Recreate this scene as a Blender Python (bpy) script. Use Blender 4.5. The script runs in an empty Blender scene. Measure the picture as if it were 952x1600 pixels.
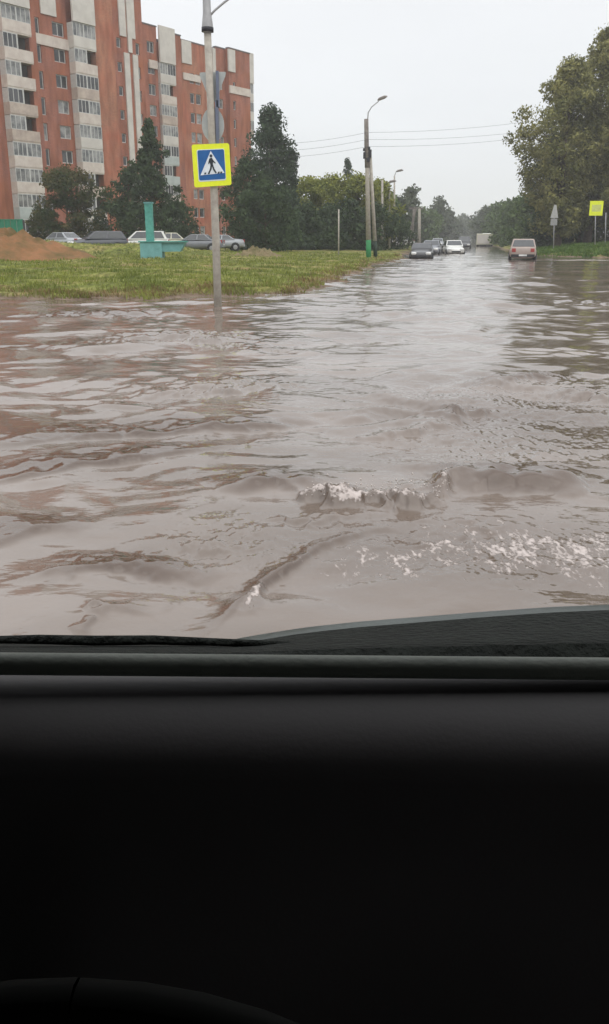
import bpy, bmesh, math, random
import numpy as np
from mathutils import Vector, Matrix

random.seed(7)
RS = np.random.RandomState(11)
sc = bpy.context.scene
COL = sc.collection
R = math.radians

# ------------------------------------------------------------------ camera
F, CX, CY = 1350.0, 476.0, 800.0
PITCH = math.atan(429.0 / F)
H = 1.45
cp, sp = math.cos(PITCH), math.sin(PITCH)
cam = bpy.data.cameras.new("camera")
cam.sensor_fit = 'VERTICAL'
cam.sensor_height = 24.0
cam.sensor_width = 24.0
cam.lens = 24.0 * F / 1600.0
cam.clip_start = 0.02
cam.clip_end = 5000
camo = bpy.data.objects.new("camera", cam)
camo.location = (0, 0, H)
camo.rotation_euler = (math.pi / 2 - PITCH, 0, 0)
COL.objects.link(camo)
sc.camera = camo

def ray(px, py):
    u = CY - py
    return Vector((px - CX, F * cp + u * sp, -F * sp + u * cp))
def P(px, py, Y):                       # where the sight line through a photo point reaches depth Y
    r = ray(px, py); t = Y / r.y
    return Vector((r.x * t, Y, H + r.z * t))
def G(px, py, z=0.0):                   # where it reaches the ground height z
    r = ray(px, py); t = (z - H) / r.z
    return Vector((r.x * t, r.y * t, z))

# ------------------------------------------------------------------ materials
def nodes(m):
    m.use_nodes = True
    nt = m.node_tree
    return nt, nt.nodes, nt.links
def col4(c): return (c[0], c[1], c[2], 1.0)
_mats = {}
def mat(name, c, rough=0.7, spec=0.3, c2=None, scale=4.0, bump=0.0, bscale=20.0, metal=0.0, coat=0.0, detail=5.0, lo=0.35, hi=0.65, stretch=None):
    if name in _mats: return _mats[name]
    m = bpy.data.materials.new(name); nt, N, L = nodes(m)
    b = N["Principled BSDF"]
    b.inputs["Roughness"].default_value = rough
    b.inputs["Specular IOR Level"].default_value = spec
    b.inputs["Metallic"].default_value = metal
    b.inputs["Coat Weight"].default_value = coat
    tc = N.new("ShaderNodeTexCoord")
    mp = N.new("ShaderNodeMapping"); L.new(tc.outputs["Object"], mp.inputs["Vector"])
    if stretch: mp.inputs["Scale"].default_value = stretch
    if c2 is None: c2 = tuple(x * 0.82 for x in c)
    n = N.new("ShaderNodeTexNoise"); n.inputs["Scale"].default_value = scale; n.inputs["Detail"].default_value = detail
    n.inputs["Roughness"].default_value = 0.65
    L.new(mp.outputs[0], n.inputs["Vector"])
    r = N.new("ShaderNodeValToRGB")
    r.color_ramp.elements[0].position = lo; r.color_ramp.elements[0].color = col4(c2)
    r.color_ramp.elements[1].position = hi; r.color_ramp.elements[1].color = col4(c)
    L.new(n.outputs["Fac"], r.inputs["Fac"]); L.new(r.outputs["Color"], b.inputs["Base Color"])
    if bump > 0:
        n2 = N.new("ShaderNodeTexNoise"); n2.inputs["Scale"].default_value = bscale; n2.inputs["Detail"].default_value = 6
        L.new(mp.outputs[0], n2.inputs["Vector"])
        bp = N.new("ShaderNodeBump"); bp.inputs["Strength"].default_value = bump; bp.inputs["Distance"].default_value = 0.05
        L.new(n2.outputs["Fac"], bp.inputs["Height"]); L.new(bp.outputs[0], b.inputs["Normal"])
    _mats[name] = m
    return m

def foliage(name, c, c2, scale=0.9):
    if name in _mats: return _mats[name]
    m = bpy.data.materials.new(name); nt, N, L = nodes(m)
    b = N["Principled BSDF"]; b.inputs["Roughness"].default_value = 0.75
    b.inputs["Specular IOR Level"].default_value = 0.15
    g = N.new("ShaderNodeNewGeometry")
    tc = N.new("ShaderNodeTexCoord")
    n = N.new("ShaderNodeTexNoise"); n.inputs["Scale"].default_value = scale; n.inputs["Detail"].default_value = 3
    L.new(tc.outputs["Object"], n.inputs["Vector"])
    ad = N.new("ShaderNodeMath"); ad.operation = 'MULTIPLY_ADD'
    L.new(g.outputs["Random Per Island"], ad.inputs[0]); ad.inputs[1].default_value = 0.22
    L.new(n.outputs["Fac"], ad.inputs[2])
    r = N.new("ShaderNodeValToRGB")
    r.color_ramp.elements[0].position = 0.45; r.color_ramp.elements[0].color = col4(c2)
    r.color_ramp.elements[1].position = 0.85; r.color_ramp.elements[1].color = col4(c)
    L.new(ad.outputs[0], r.inputs["Fac"]); L.new(r.outputs["Color"], b.inputs["Base Color"])
    tr = N.new("ShaderNodeBsdfTranslucent"); L.new(r.outputs["Color"], tr.inputs["Color"])
    mx = N.new("ShaderNodeMixShader"); mx.inputs[0].default_value = 0.25
    L.new(b.outputs[0], mx.inputs[1]); L.new(tr.outputs[0], mx.inputs[2])
    L.new(mx.outputs[0], N["Material Output"].inputs["Surface"])
    _mats[name] = m
    return m

def brick_mat(name, c, c2):
    m = bpy.data.materials.new(name); nt, N, L = nodes(m)
    b = N["Principled BSDF"]; b.inputs["Roughness"].default_value = 0.9; b.inputs["Specular IOR Level"].default_value = 0.15
    tc = N.new("ShaderNodeTexCoord")
    sx = N.new("ShaderNodeSeparateXYZ"); L.new(tc.outputs["Object"], sx.inputs[0])
    ad = N.new("ShaderNodeMath"); ad.operation = 'ADD'; L.new(sx.outputs[0], ad.inputs[0]); L.new(sx.outputs[1], ad.inputs[1])
    cb = N.new("ShaderNodeCombineXYZ"); L.new(ad.outputs[0], cb.inputs[0]); L.new(sx.outputs[2], cb.inputs[1])
    br = N.new("ShaderNodeTexBrick"); L.new(cb.outputs[0], br.inputs["Vector"])
    br.inputs["Scale"].default_value = 1.0
    br.inputs["Brick Width"].default_value = 0.26; br.inputs["Row Height"].default_value = 0.077
    br.inputs["Mortar Size"].default_value = 0.006
    br.inputs["Color1"].default_value = col4(c); br.inputs["Color2"].default_value = col4(tuple(x * .8 for x in c))
    br.inputs["Mortar"].default_value = (.33, .27, .24, 1)
    n = N.new("ShaderNodeTexNoise"); n.inputs["Scale"].default_value = 0.32; n.inputs["Detail"].default_value = 6
    L.new(tc.outputs["Object"], n.inputs["Vector"])
    mr = N.new("ShaderNodeMapRange"); mr.inputs[1].default_value = .4; mr.inputs[2].default_value = .65
    L.new(n.outputs["Fac"], mr.inputs[0])
    mx = N.new("ShaderNodeMix"); mx.data_type = 'RGBA'
    L.new(mr.outputs[0], mx.inputs[0]); L.new(br.outputs["Color"], mx.inputs[6]); mx.inputs[7].default_value = col4(c2)
    n3 = N.new("ShaderNodeTexNoise"); n3.inputs["Scale"].default_value = .9; n3.inputs["Detail"].default_value = 7
    mp3 = N.new("ShaderNodeMapping"); mp3.inputs["Scale"].default_value = (1.6, 1.6, .35); L.new(tc.outputs["Object"], mp3.inputs[0]); L.new(mp3.outputs[0], n3.inputs["Vector"])
    m3 = N.new("ShaderNodeMapRange"); m3.inputs[1].default_value = .35; m3.inputs[2].default_value = .65; m3.inputs[3].default_value = .72; m3.inputs[4].default_value = 1.12
    L.new(n3.outputs["Fac"], m3.inputs[0])
    x3 = N.new("ShaderNodeMix"); x3.data_type = 'RGBA'; x3.blend_type = 'MULTIPLY'; x3.inputs[0].default_value = 1
    L.new(mx.outputs[2], x3.inputs[6]); L.new(m3.outputs[0], x3.inputs[7]); L.new(x3.outputs[2], b.inputs["Base Color"])
    return m

M = {}
M['brick'] = brick_mat('red brick', (.36, .118, .074), (.33, .120, .066))
M['brick2'] = brick_mat('orange brick', (.43, .165, .086), (.37, .125, .075))
M['cream'] = mat('cream panel', (.62, .56, .50), .85, .2, (.50, .43, .38), 1.2)
M['white_panel'] = mat('white panel', (.60, .57, .52), .8, .2, (.50, .47, .43), .8)
M['cream_dirty'] = mat('stained cream panel', (.52, .44, .37), .85, .2, (.36, .29, .25), 1.0)
M['parapet_grey'] = mat('greyish white cladding', (.46, .50, .48), .8, .2, (.36, .40, .39), 1.0)
M['frame'] = mat('white window frame', (.55, .55, .53), .6, .3)
M['glass'] = mat('grey window glass', (.07, .07, .075), .12, .6, (.02, .022, .025), .6, lo=.4, hi=.6)
M['glass_light'] = mat('curtained window glass', (.30, .30, .29), .15, .6, (.09, .095, .10), .9, lo=.4, hi=.6)
M['dark'] = mat('loggia shade colour', (.05, .042, .04), .9, .1)
M['railing'] = mat('loggia brown infill', (.12, .06, .045), .8, .2)
M['slab'] = mat('grey roofing', (.16, .15, .15), .9, .1)
M['concrete'] = mat('pale concrete', (.46, .43, .37), .9, .15, (.33, .30, .26), 6, .3, 60)
M['concrete_dark'] = mat('weathered concrete', (.26, .24, .21), .9, .15, (.15, .13, .12), 4)
M['metal_grey'] = mat('galvanised metal', (.40, .40, .40), .5, .5, (.30, .30, .30), 5, metal=.3)
M['sign_back'] = mat('grey sign back', (.46, .48, .46), .55, .4, (.38, .40, .39), 6, metal=.2)
M['bracket'] = mat('bluish bracket', (.14, .16, .22), .5, .4)
M['yellow'] = mat('fluorescent yellow sheeting', (.80, .86, .03), .45, .4, (.70, .78, .02), 8)
M['blue'] = mat('blue sign sheeting', (.010, .11, .33), .4, .4, (.008, .09, .27), 6)
M['white_sheet'] = mat('white sign sheeting', (.72, .77, .80), .4, .4, (.62, .67, .70), 8)
M['black_sheet'] = mat('black sign ink', (.03, .04, .05), .5, .3)
M['teal'] = mat('teal paint', (.10, .36, .30), .55, .4, (.05, .22, .19), 3)
M['teal_light'] = mat('faded teal paint', (.17, .38, .38), .6, .3, (.12, .29, .28), 3)
M['green_paint'] = mat('green paint', (.02, .22, .07), .6, .4, (.02, .16, .05), 3)
M['black_green'] = mat('near black green paint', (.012, .03, .015), .6, .3)
M['wire'] = mat('wire black', (.10, .10, .11), .6, .2)
M['black'] = mat('dark fittings', (.035, .035, .04), .6, .3)
M['bark'] = mat('brown bark', (.10, .075, .055), .95, .1, (.06, .045, .035), 5, .5, 20)
M['bark_pale'] = mat('pale bark', (.30, .27, .23), .95, .1, (.12, .10, .085), 3)
M['rubber'] = mat('tyre rubber', (.02, .02, .02), .85, .2)
M['rim'] = mat('wheel rim', (.35, .35, .36), .35, .5, metal=.6)
M['headlight'] = mat('headlight lens', (.75, .75, .72), .1, .8)
M['taillight'] = mat('tail light lens', (.32, .03, .025), .2, .6)
M['plate'] = mat('number plate white', (.7, .7, .68), .5, .3)
M['car_glass'] = mat('car glass', (.05, .055, .06), .08, .7)
M['trim'] = mat('black trim', (.025, .025, .027), .6, .3)
M['green_fence'] = mat('green sheet', (.03, .20, .12), .6, .3)

# ------------------------------------------------------------------ builder
def link(o, parent=None):
    COL.objects.link(o)
    if parent is not None: o.parent = parent
    return o
def tag(o, label=None, cat=None, group=None, kind=None):
    if label: o["label"] = label
    if cat: o["category"] = cat
    if group: o["group"] = group
    if kind: o["kind"] = kind
    return o
def empty(name, loc=(0, 0, 0), rz=0.0, **k):
    o = bpy.data.objects.new(name, None); o.empty_display_size = .3
    o.location = loc; o.rotation_euler = (0, 0, rz); link(o)
    return tag(o, **k)

class MB:
    def __init__(s): s.v = []; s.f = []
    def add(s, vs, fs):
        b = len(s.v); s.v += [tuple(v) for v in vs]; s.f += [tuple(b + i for i in f) for f in fs]
    def box(s, x0, x1, y0, y1, z0, z1):
        s.add([(x0, y0, z0), (x1, y0, z0), (x1, y1, z0), (x0, y1, z0), (x0, y0, z1), (x1, y0, z1), (x1, y1, z1), (x0, y1, z1)],
              [(0, 3, 2, 1), (4, 5, 6, 7), (0, 1, 5, 4), (1, 2, 6, 5), (2, 3, 7, 6), (3, 0, 4, 7)])
        return s
    def tube(s, pts, rads, n=10, cap=True):
        pts = [Vector(p) for p in pts]
        if not isinstance(rads, (list, tuple)): rads = [rads] * len(pts)
        b = len(s.v); prev = None
        for i, p in enumerate(pts):
            d = (pts[min(i + 1, len(pts) - 1)] - pts[max(i - 1, 0)]).normalized()
            a = prev if prev is not None else (Vector((1, 0, 0)) if abs(d.x) < .8 else Vector((0, 1, 0)))
            a = (a - d * a.dot(d)).normalized(); prev = a
            c = d.cross(a)
            for k in range(n):
                t = 2 * math.pi * k / n
                s.v.append(tuple(p + (a * math.cos(t) + c * math.sin(t)) * rads[i]))
        for i in range(len(pts) - 1):
            for k in range(n):
                q = b + i * n; k2 = (k + 1) % n
                s.f.append((q + k, q + k2, q + n + k2, q + n + k))
        if cap:
            s.f.append(tuple(b + k for k in range(n))[::-1])
            s.f.append(tuple(b + (len(pts) - 1) * n + k for k in range(n)))
        return s
    def prism(s, poly, off):            # closed polygon of 3-D points, extruded by off
        n = len(poly); off = Vector(off)
        vs = [Vector(p) for p in poly] + [Vector(p) + off for p in poly]
        s.add(vs, [tuple(range(n))[::-1], tuple(range(n, 2 * n))] + [(i, (i + 1) % n, n + (i + 1) % n, n + i) for i in range(n)])
        return s
    def loft(s, rings, close=True):
        n = len(rings[0]); b = len(s.v)
        for r in rings: s.v += [tuple(p) for p in r]
        for i in range(len(rings) - 1):
            for k in range(n if close else n - 1):
                k2 = (k + 1) % n; q = b + i * n
                s.f.append((q + k, q + k2, q + n + k2, q + n + k))
        if close:
            s.f.append(tuple(b + k for k in range(n))[::-1])
            s.f.append(tuple(b + (len(rings) - 1) * n + k for k in range(n)))
        return s
    def build(s, name, m, parent=None, smooth=False, bevel=0.0, fix=True, **k):
        me = bpy.data.meshes.new(name); me.from_pydata(s.v, [], s.f)
        if fix or bevel:
            bm = bmesh.new(); bm.from_mesh(me)
            if bevel:
                bmesh.ops.bevel(bm, geom=list(bm.edges), offset=bevel, segments=2, affect='EDGES', profile=.6, clamp_overlap=True)
            if fix: bmesh.ops.recalc_face_normals(bm, faces=bm.faces)
            bm.to_mesh(me); bm.free()
        me.materials.append(m)
        if smooth:
            for p in me.polygons: p.use_smooth = True
            if smooth == 'auto':
                pass
        o = bpy.data.objects.new(name, me); link(o, parent)
        return tag(o, **k)

def fast_mesh(name, verts, faces_n, m, parent=None, smooth=False):
    """verts (N,3) array, faces (M,k) array"""
    me = bpy.data.meshes.new(name)
    nv, (nf, k) = len(verts), faces_n.shape
    me.vertices.add(nv); me.vertices.foreach_set("co", np.ascontiguousarray(verts, dtype=np.float32).ravel())
    me.loops.add(nf * k); me.loops.foreach_set("vertex_index", np.ascontiguousarray(faces_n, dtype=np.int32).ravel())
    me.polygons.add(nf); me.polygons.foreach_set("loop_start", np.arange(0, nf * k, k, dtype=np.int32))
    me.polygons.foreach_set("loop_total", np.full(nf, k, dtype=np.int32))
    me.polygons.foreach_set("use_smooth", np.full(nf, bool(smooth)))
    me.update(calc_edges=True); me.validate()
    me.materials.append(m)
    o = bpy.data.objects.new(name, me); link(o, parent)
    return o

def copy_tree(o, parent=None):
    c = o.copy(); COL.objects.link(c); c.parent = parent
    for ch in [x for x in COL.objects if x.parent is o]: copy_tree(ch, c)
    return c

# ------------------------------------------------------------------ noise in numpy
def snoise(x, y, scale, seed, octaves=3):
    rs = np.random.RandomState(seed); out = 0; amp = 1; tot = 0
    for o in range(octaves):
        v = 0
        for i in range(6):
            th = rs.uniform(0, 2 * np.pi); k = 2 * np.pi / scale * rs.uniform(.6, 1.5) * (2.1 ** o)
            v = v + np.sin(k * (x * np.cos(th) + y * np.sin(th)) + rs.uniform(0, 6.28) + 1.3 * np.sin(k * .43 * (y * np.cos(th) - x * np.sin(th)) + rs.uniform(0, 6.28)))
        out = out + amp * v / 6 ** .5; tot += amp; amp *= .5
    return out / tot

def polydist(X, Y, pts):
    """distance to an open polyline, signed side (cross) of the nearest segment, parameter along 0..1, nearest y"""
    best = np.full(X.shape, 1e9); side = np.zeros(X.shape); par = np.zeros(X.shape)
    n = len(pts) - 1
    for i in range(n):
        ax, ay = pts[i][0], pts[i][1]; bx, by = pts[i + 1][0], pts[i + 1][1]
        dx, dy = bx - ax, by - ay; l2 = dx * dx + dy * dy + 1e-12
        t = np.clip(((X - ax) * dx + (Y - ay) * dy) / l2, 0, 1)
        qx, qy = ax + t * dx, ay + t * dy
        d = np.hypot(X - qx, Y - qy)
        cr = dx * (Y - ay) - dy * (X - ax)
        m = d < best
        best = np.where(m, d, best); side = np.where(m, cr, side); par = np.where(m, (i + t) / n, par)
    return best, side, par

def inside(X, Y, poly):
    c = np.zeros(X.shape, bool); n = len(poly); j = n - 1
    for i in range(n):
        xi, yi, xj, yj = poly[i][0], poly[i][1], poly[j][0], poly[j][1]
        m = ((yi > Y) != (yj > Y)) & (X < (xj - xi) * (Y - yi) / (yj - yi + 1e-12) + xi)
        c ^= m; j = i
    return c

# ------------------------------------------------------------------ terrain
TR = .183                                           # the road runs off at this slope
shoreL = [(-300, 458), (0, 467), (90, 470), (150, 466), (230, 470), (300, 462), (380, 464), (430, 461), (452, 462), (478, 456), (505, 449), (517, 439),
          (530, 432), (560, 425), (590, 414), (622, 405), (632, 396), (660, 386), (695, 378.5)]
sL = [G(*p) for p in shoreL]
polyL = [(-500, sL[0].y - 8)] + [(p.x, p.y) for p in sL] + [(TR * 700 - 2, 700), (TR * 1500 - 8, 1500), (-1500, 1500), (-1500, 10)]
shoreR = [(1500, 409), (1150, 404.5), (952, 403), (890, 401), (842, 399.5), (815, 394), (785, 388), (768, 383.5)]
sR = [G(*p) for p in shoreR]
polyR = [(600, 60)] + [(p.x, p.y) for p in sR] + [(TR * 600 + 11, 600), (TR * 1500 + 12, 1500), (1800, 1500), (1800, 60)]

def terrain_h(X, Y):
    h = np.full(X.shape, -0.4)
    for poly, edge, top, reach in ((polyL, 0, .55, 26.0), (polyR, 1, 1.4, 17.0)):
        ring = poly + [poly[0]]
        d, _, _ = polydist(X, Y, ring)
        ins = inside(X, Y, poly)
        d = np.where(ins, d, -d)
        d = d + .45 * snoise(X, Y, 3.5, 5 + edge, 3) * np.clip(Y / 25, .6, 2)
        up = .10 * np.clip(d / .8, 0, 1) + (top - .1) * (1 - np.exp(-np.clip(d, 0, 500) / reach * 1.6))
        g = np.where(d > 0, up, np.clip(d * .16, -.4, 0))
        h = np.maximum(h, g)
    h = h + .66 * np.exp(-((Y - 61 - .1 * X) / 3.2) ** 2) * np.clip((-4.5 - X) / 5, 0, 1) * np.clip((X + 60) / 10, 0, 1) * (1 + .35 * snoise(X, Y, 5, 27, 2))
    h = h + np.where(h > -.05, .03 * snoise(X, Y, 1.6, 21, 3), 0) + np.where(h > .12, .05 * snoise(X, Y, 6, 22, 2), 0)
    return h
def ground_z(x, y):
    return float(terrain_h(np.array([x], float), np.array([y], float))[0])

def polar_grid(r, az):
    A, Rr = np.meshgrid(az, r)
    X, Y = Rr * np.sin(A), Rr * np.cos(A)
    nr, na = len(r), len(az)
    i = np.arange((nr - 1))[:, None] * na + np.arange(na - 1)[None, :]
    f = np.stack([i, i + 1, i + na + 1, i + na], -1).reshape(-1, 4)
    return X, Y, f
az = np.concatenate([np.linspace(-180, -60, 30)[:-1], np.linspace(-60, -24, 60)[:-1], np.linspace(-24, 24, 420), np.linspace(24, 60, 60)[1:], np.linspace(60, 180, 30)[1:]]) * np.pi / 180
rr = np.concatenate([np.linspace(.3, 15, 20)[:-1], np.geomspace(15, 130, 420)[:-1], np.geomspace(130, 1500, 90), [2500.]])
X, Y, f = polar_grid(rr, az)
Z = terrain_h(X, Y)

def ground_material():
    m = bpy.data.materials.new("grassy ground"); nt, N, L = nodes(m)
    b = N["Principled BSDF"]; b.inputs["Roughness"].default_value = .95; b.inputs["Specular IOR Level"].default_value = .1
    tc = N.new("ShaderNodeTexCoord"); g = N.new("ShaderNodeNewGeometry")
    def noise(s, det=5, st=None):
        n = N.new("ShaderNodeTexNoise"); n.inputs["Scale"].default_value = s; n.inputs["Detail"].default_value = det
        mp = N.new("ShaderNodeMapping"); L.new(tc.outputs["Object"], mp.inputs[0])
        if st: mp.inputs["Scale"].default_value = st
        L.new(mp.outputs[0], n.inputs["Vector"]); return n.outputs["Fac"]
    def ramp(fac, els):
        r = N.new("ShaderNodeValToRGB")
        while len(r.color_ramp.elements) < len(els): r.color_ramp.elements.new(.5)
        for e, (p, c) in zip(r.color_ramp.elements, els): e.position = p; e.color = col4(c)
        L.new(fac, r.inputs[0]); return r.outputs[0]
    grass = ramp(noise(.5, 8), [(.3, (.10, .11, .03)), (.45, (.165, .185, .045)), (.58, (.25, .22, .08)), (.72, (.24, .16, .08))])
    fine = ramp(noise(5, 6, (1, .5, 1)), [(.35, (.45, .45, .45)), (.65, (1.15, 1.15, 1.15))])
    mul = N.new("ShaderNodeMix"); mul.data_type = 'RGBA'; mul.blend_type = 'MULTIPLY'; mul.inputs[0].default_value = 1
    L.new(grass, mul.inputs[6]); L.new(fine, mul.inputs[7])
    mud_shade = ramp(noise(3, 6), [(.35, (.10, .07, .05)), (.65, (.20, .15, .11))])
    sx = N.new("ShaderNodeSeparateXYZ"); L.new(g.outputs["Position"], sx.inputs[0])
    ma = N.new("ShaderNodeMath"); ma.operation = 'MULTIPLY_ADD'; L.new(noise(1.3, 5), ma.inputs[0]); ma.inputs[1].default_value = -.12
    L.new(sx.outputs[2], ma.inputs[2])
    mr = N.new("ShaderNodeMapRange"); mr.inputs[1].default_value = -.02; mr.inputs[2].default_value = .05; L.new(ma.outputs[0], mr.inputs[0])
    mx = N.new("ShaderNodeMix"); mx.data_type = 'RGBA'; L.new(mr.outputs[0], mx.inputs[0]); L.new(mud_shade, mx.inputs[6]); L.new(mul.outputs[2], mx.inputs[7])
    L.new(mx.outputs[2], b.inputs["Base Color"])
    bp = N.new("ShaderNodeBump"); bp.inputs["Strength"].default_value = .6; bp.inputs["Distance"].default_value = .08
    L.new(noise(7, 6), bp.inputs["Height"]); L.new(bp.outputs[0], b.inputs["Normal"])
    return m
M['ground'] = ground_material()
go = fast_mesh("ground", np.stack([X, Y, Z], -1).reshape(-1, 3), f[:, ::-1], M['ground'], smooth=True)
tag(go, kind="structure")

# ------------------------------------------------------------------ water
azw = np.concatenate([np.linspace(-180, -70, 20)[:-1], np.linspace(-70, -23, 120)[:-1], np.linspace(-23, 23, 760), np.linspace(23, 70, 120)[1:], np.linspace(70, 180, 20)[1:]]) * np.pi / 180
rw = np.concatenate([np.geomspace(.5, 2.6, 60)[:-1], np.geomspace(2.6, 90, 900)[:-1], np.geomspace(90, 1500, 60), [2500.]])
X, Y, f = polar_grid(rw, azw)
Rr = np.hypot(X, Y)
rs = np.random.RandomState(3)
Zw = np.zeros(X.shape)
wx = X + .35 * snoise(X, Y, 5, 31, 2) + .07 * snoise(X, Y, 1.1, 35, 2)
wy = Y + .30 * snoise(X, Y, 4, 32, 2) + .06 * snoise(X, Y, .9, 36, 2)
calm = np.clip(.72 + .55 * snoise(X, Y, 4.5, 33, 2), .12, 1.6)
calm2 = np.clip(.75 + .6 * snoise(X * .6, Y, 2.2, 34, 2), .05, 1.7)
smooth_near = np.clip((Rr - 3.0) / 6.0, 0, 1) * .2 + .8
NW = 72
for i in range(NW):
    lam = math.exp(rs.uniform(math.log(.16), math.log(3.2)))
    th = math.pi / 2 + rs.normal(0, .55) + (.25 if i % 3 else -.5)
    sl = .030 * (1.0 if lam < .9 else (.6 if lam < 1.8 else .42)) * (1.0 if lam > .35 else .7)
    a = sl * lam / (2 * math.pi)
    k = 2 * math.pi / lam
    ph = k * (wx * math.cos(th) + wy * math.sin(th)) + rs.uniform(0, 6.28)
    att = np.exp(-(.020 * Rr / lam) ** 2)
    s = np.sin(ph)
    Zw += a * att * (calm2 * (1 - .5 * np.exp(-(Rr / 7) ** 4)) if lam < .6 else calm) * (s + .25 * np.abs(s) ** 3 * np.sign(s)) * smooth_near
foam = np.zeros(X.shape); mud_shade_v = np.zeros(X.shape)  # second mask: turbid patches, plus dark wave faces and reflections painted in
def ridge(pix, h, wn, wf, fm=0.0, mud_shade=0.0, rough=.25, seed=0, jag=0.0, fine=1.0):
    pts = [G(a, b) for a, b in pix]; m_ = max(wn, wf) * 3 + .5
    xa, xb = min(p.x for p in pts) - m_, max(p.x for p in pts) + m_
    ya, yb = min(p.y for p in pts) - m_, max(p.y for p in pts) + m_
    sel = (X > xa) & (X < xb) & (Y > ya) & (Y < yb)
    x, y = X[sel], Y[sel]
    jx = rough * .22 * snoise(x, y, .5, 60 + seed, 3); jy = rough * .26 * snoise(x, y, .42, 61 + seed, 3)
    d, side, par = polydist(x + jx, y + jy, [(p.x, p.y) for p in pts])
    w = np.where(side < 0, wn, wf)
    e = np.sin(np.pi * np.clip(par, .02, .98)) ** .6
    md = (1 + .35 * snoise(x, y, .5, 70 + seed, 2))
    g_ = np.exp(-(d / w) ** 2)
    sh = h * e * md * g_
    if jag: sh = sh * (1 + jag * snoise(x, y, .09, 80 + seed, 2) * g_)
    sh = sh + g_ * h * e * fine * (.10 * snoise(x, y, .15, 85 + seed, 3) + .03 * snoise(x, y, .05, 86 + seed, 2)) * np.clip(8 / y, .3, 1)
    Zw[sel] += sh
    foam[sel] = np.maximum(foam[sel], fm * e * np.exp(-(d / (w * .9)) ** 2))
    mud_shade_v[sel] = np.maximum(mud_shade_v[sel], mud_shade * e * np.exp(-(d / (w * 1.25)) ** 4))
ridge([(330, 772), (400, 764), (440, 760), (476, 772)], .055, .08, .34, 0, 1.0, .1, 1, 0, .2)
ridge([(462, 772), (500, 788), (560, 792), (630, 788), (692, 776)], .085, .05, .20, .95, .7, .45, 2, .18)
ridge([(690, 782), (698, 762), (708, 748)], .075, .06, .10, .75, .6, .2, 3)
ridge([(700, 764), (740, 758), (800, 762), (860, 762), (915, 772)], .095, .12, .45, .25, 1.0, .2, 4, 0, .15)
ridge([(330, 985), (368, 958), (395, 925), (440, 893), (490, 868), (560, 836), (600, 822)], .030, .022, .07, .30, .9, .10, 5, 0, .4)
ridge([(372, 965), (392, 935), (408, 925)], .022, .05, .07, .72, .4, .3, 6, .2)
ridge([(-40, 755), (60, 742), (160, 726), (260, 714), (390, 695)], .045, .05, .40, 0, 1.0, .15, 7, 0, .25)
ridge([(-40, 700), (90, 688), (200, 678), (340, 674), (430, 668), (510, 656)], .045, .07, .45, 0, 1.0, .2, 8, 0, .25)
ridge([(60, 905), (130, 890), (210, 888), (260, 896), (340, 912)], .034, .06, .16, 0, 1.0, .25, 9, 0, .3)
ridge([(-60, 868), (20, 845), (80, 826), (150, 822)], .03, .06, .25, 0, .8, .15, 10, 0, .3)
ridge([(540, 684), (620, 682), (690, 668), (740, 645)], .035, .06, .3, .05, .2, .3, 11)
ridge([(690, 660), (715, 648), (760, 652)], .06, .10, .25, .25, 1.0, .5, 12)
ridge([(750, 612), (800, 596), (850, 592), (880, 602)], .06, .13, .35, .25, .9, .4, 13)
ridge([(850, 618), (920, 622), (1000, 612)], .06, .16, .4, .1, .5, .4, 14)
ridge([(120, 980), (180, 965), (250, 960)], .02, .05, .1, 0, .4, .5, 15)
ridge([(420, 812), (490, 816), (560, 812)], .02, .04, .12, 0, .3, .4, 16)
ridge([(640, 850), (720, 820), (830, 815)], .012, .05, .12, .05, .2, .6, 17)
ridge([(150, 540), (280, 528), (420, 545)], .06, .3, .9, 0, .3, .8, 18)
ridge([(200, 620), (330, 612), (480, 600)], .05, .2, .6, 0, .2, .8, 19)
ridge([(860, 470), (960, 478), (1100, 470)], .06, .4, 1.2, 0, .3, .8, 20)
ridge([(40, 496), (150, 492), (260, 494)], .05, .3, .9, .2, .8, .8, 21)
# churned water behind the bow wave, with foam streaks
def blob(pix, sx_, sy_, v):
    p = G(*pix); return v * np.exp(-(((X - p.x) / sx_) ** 2 + ((Y - p.y) / sy_) ** 2))
foam = np.maximum(foam, blob((870, 858), 1.1, .55, .70))
foam = np.maximum(foam, blob((640, 876), .6, .40, .60))
foam = np.maximum(foam, blob((800, 640), .9, .9, .22))
foam = np.maximum(foam, blob((790, 700), .6, .5, .18))
mud_shade_v = np.maximum(mud_shade_v, blob((760, 850), 1.3, .8, .55))
mud_shade_v = np.maximum(mud_shade_v, blob((820, 650), 1.6, 1.6, .6))
ch = .9 * blob((780, 700), .9, .7, 1.0) + blob((800, 620), 1.5, 1.2, 1.0) + blob((330, 850), .25, .3, 1.0) + .6 * blob((800, 860), 1.1, .5, 1.0)
Zw += ch * (.012 * snoise(X, Y, .30, 90, 3) + .005 * snoise(X, Y, .09, 91, 2))
# light foam thrown up by the beige car
p = G(818, 406)
foam = np.maximum(foam, .75 * np.exp(-(((X - p.x - 5) / 12) ** 2 + ((Y - p.y + 1) / 2.2) ** 2)))
far_flat = 1 / (1 + (Rr / 160) ** 4)
Zw *= far_flat

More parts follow.
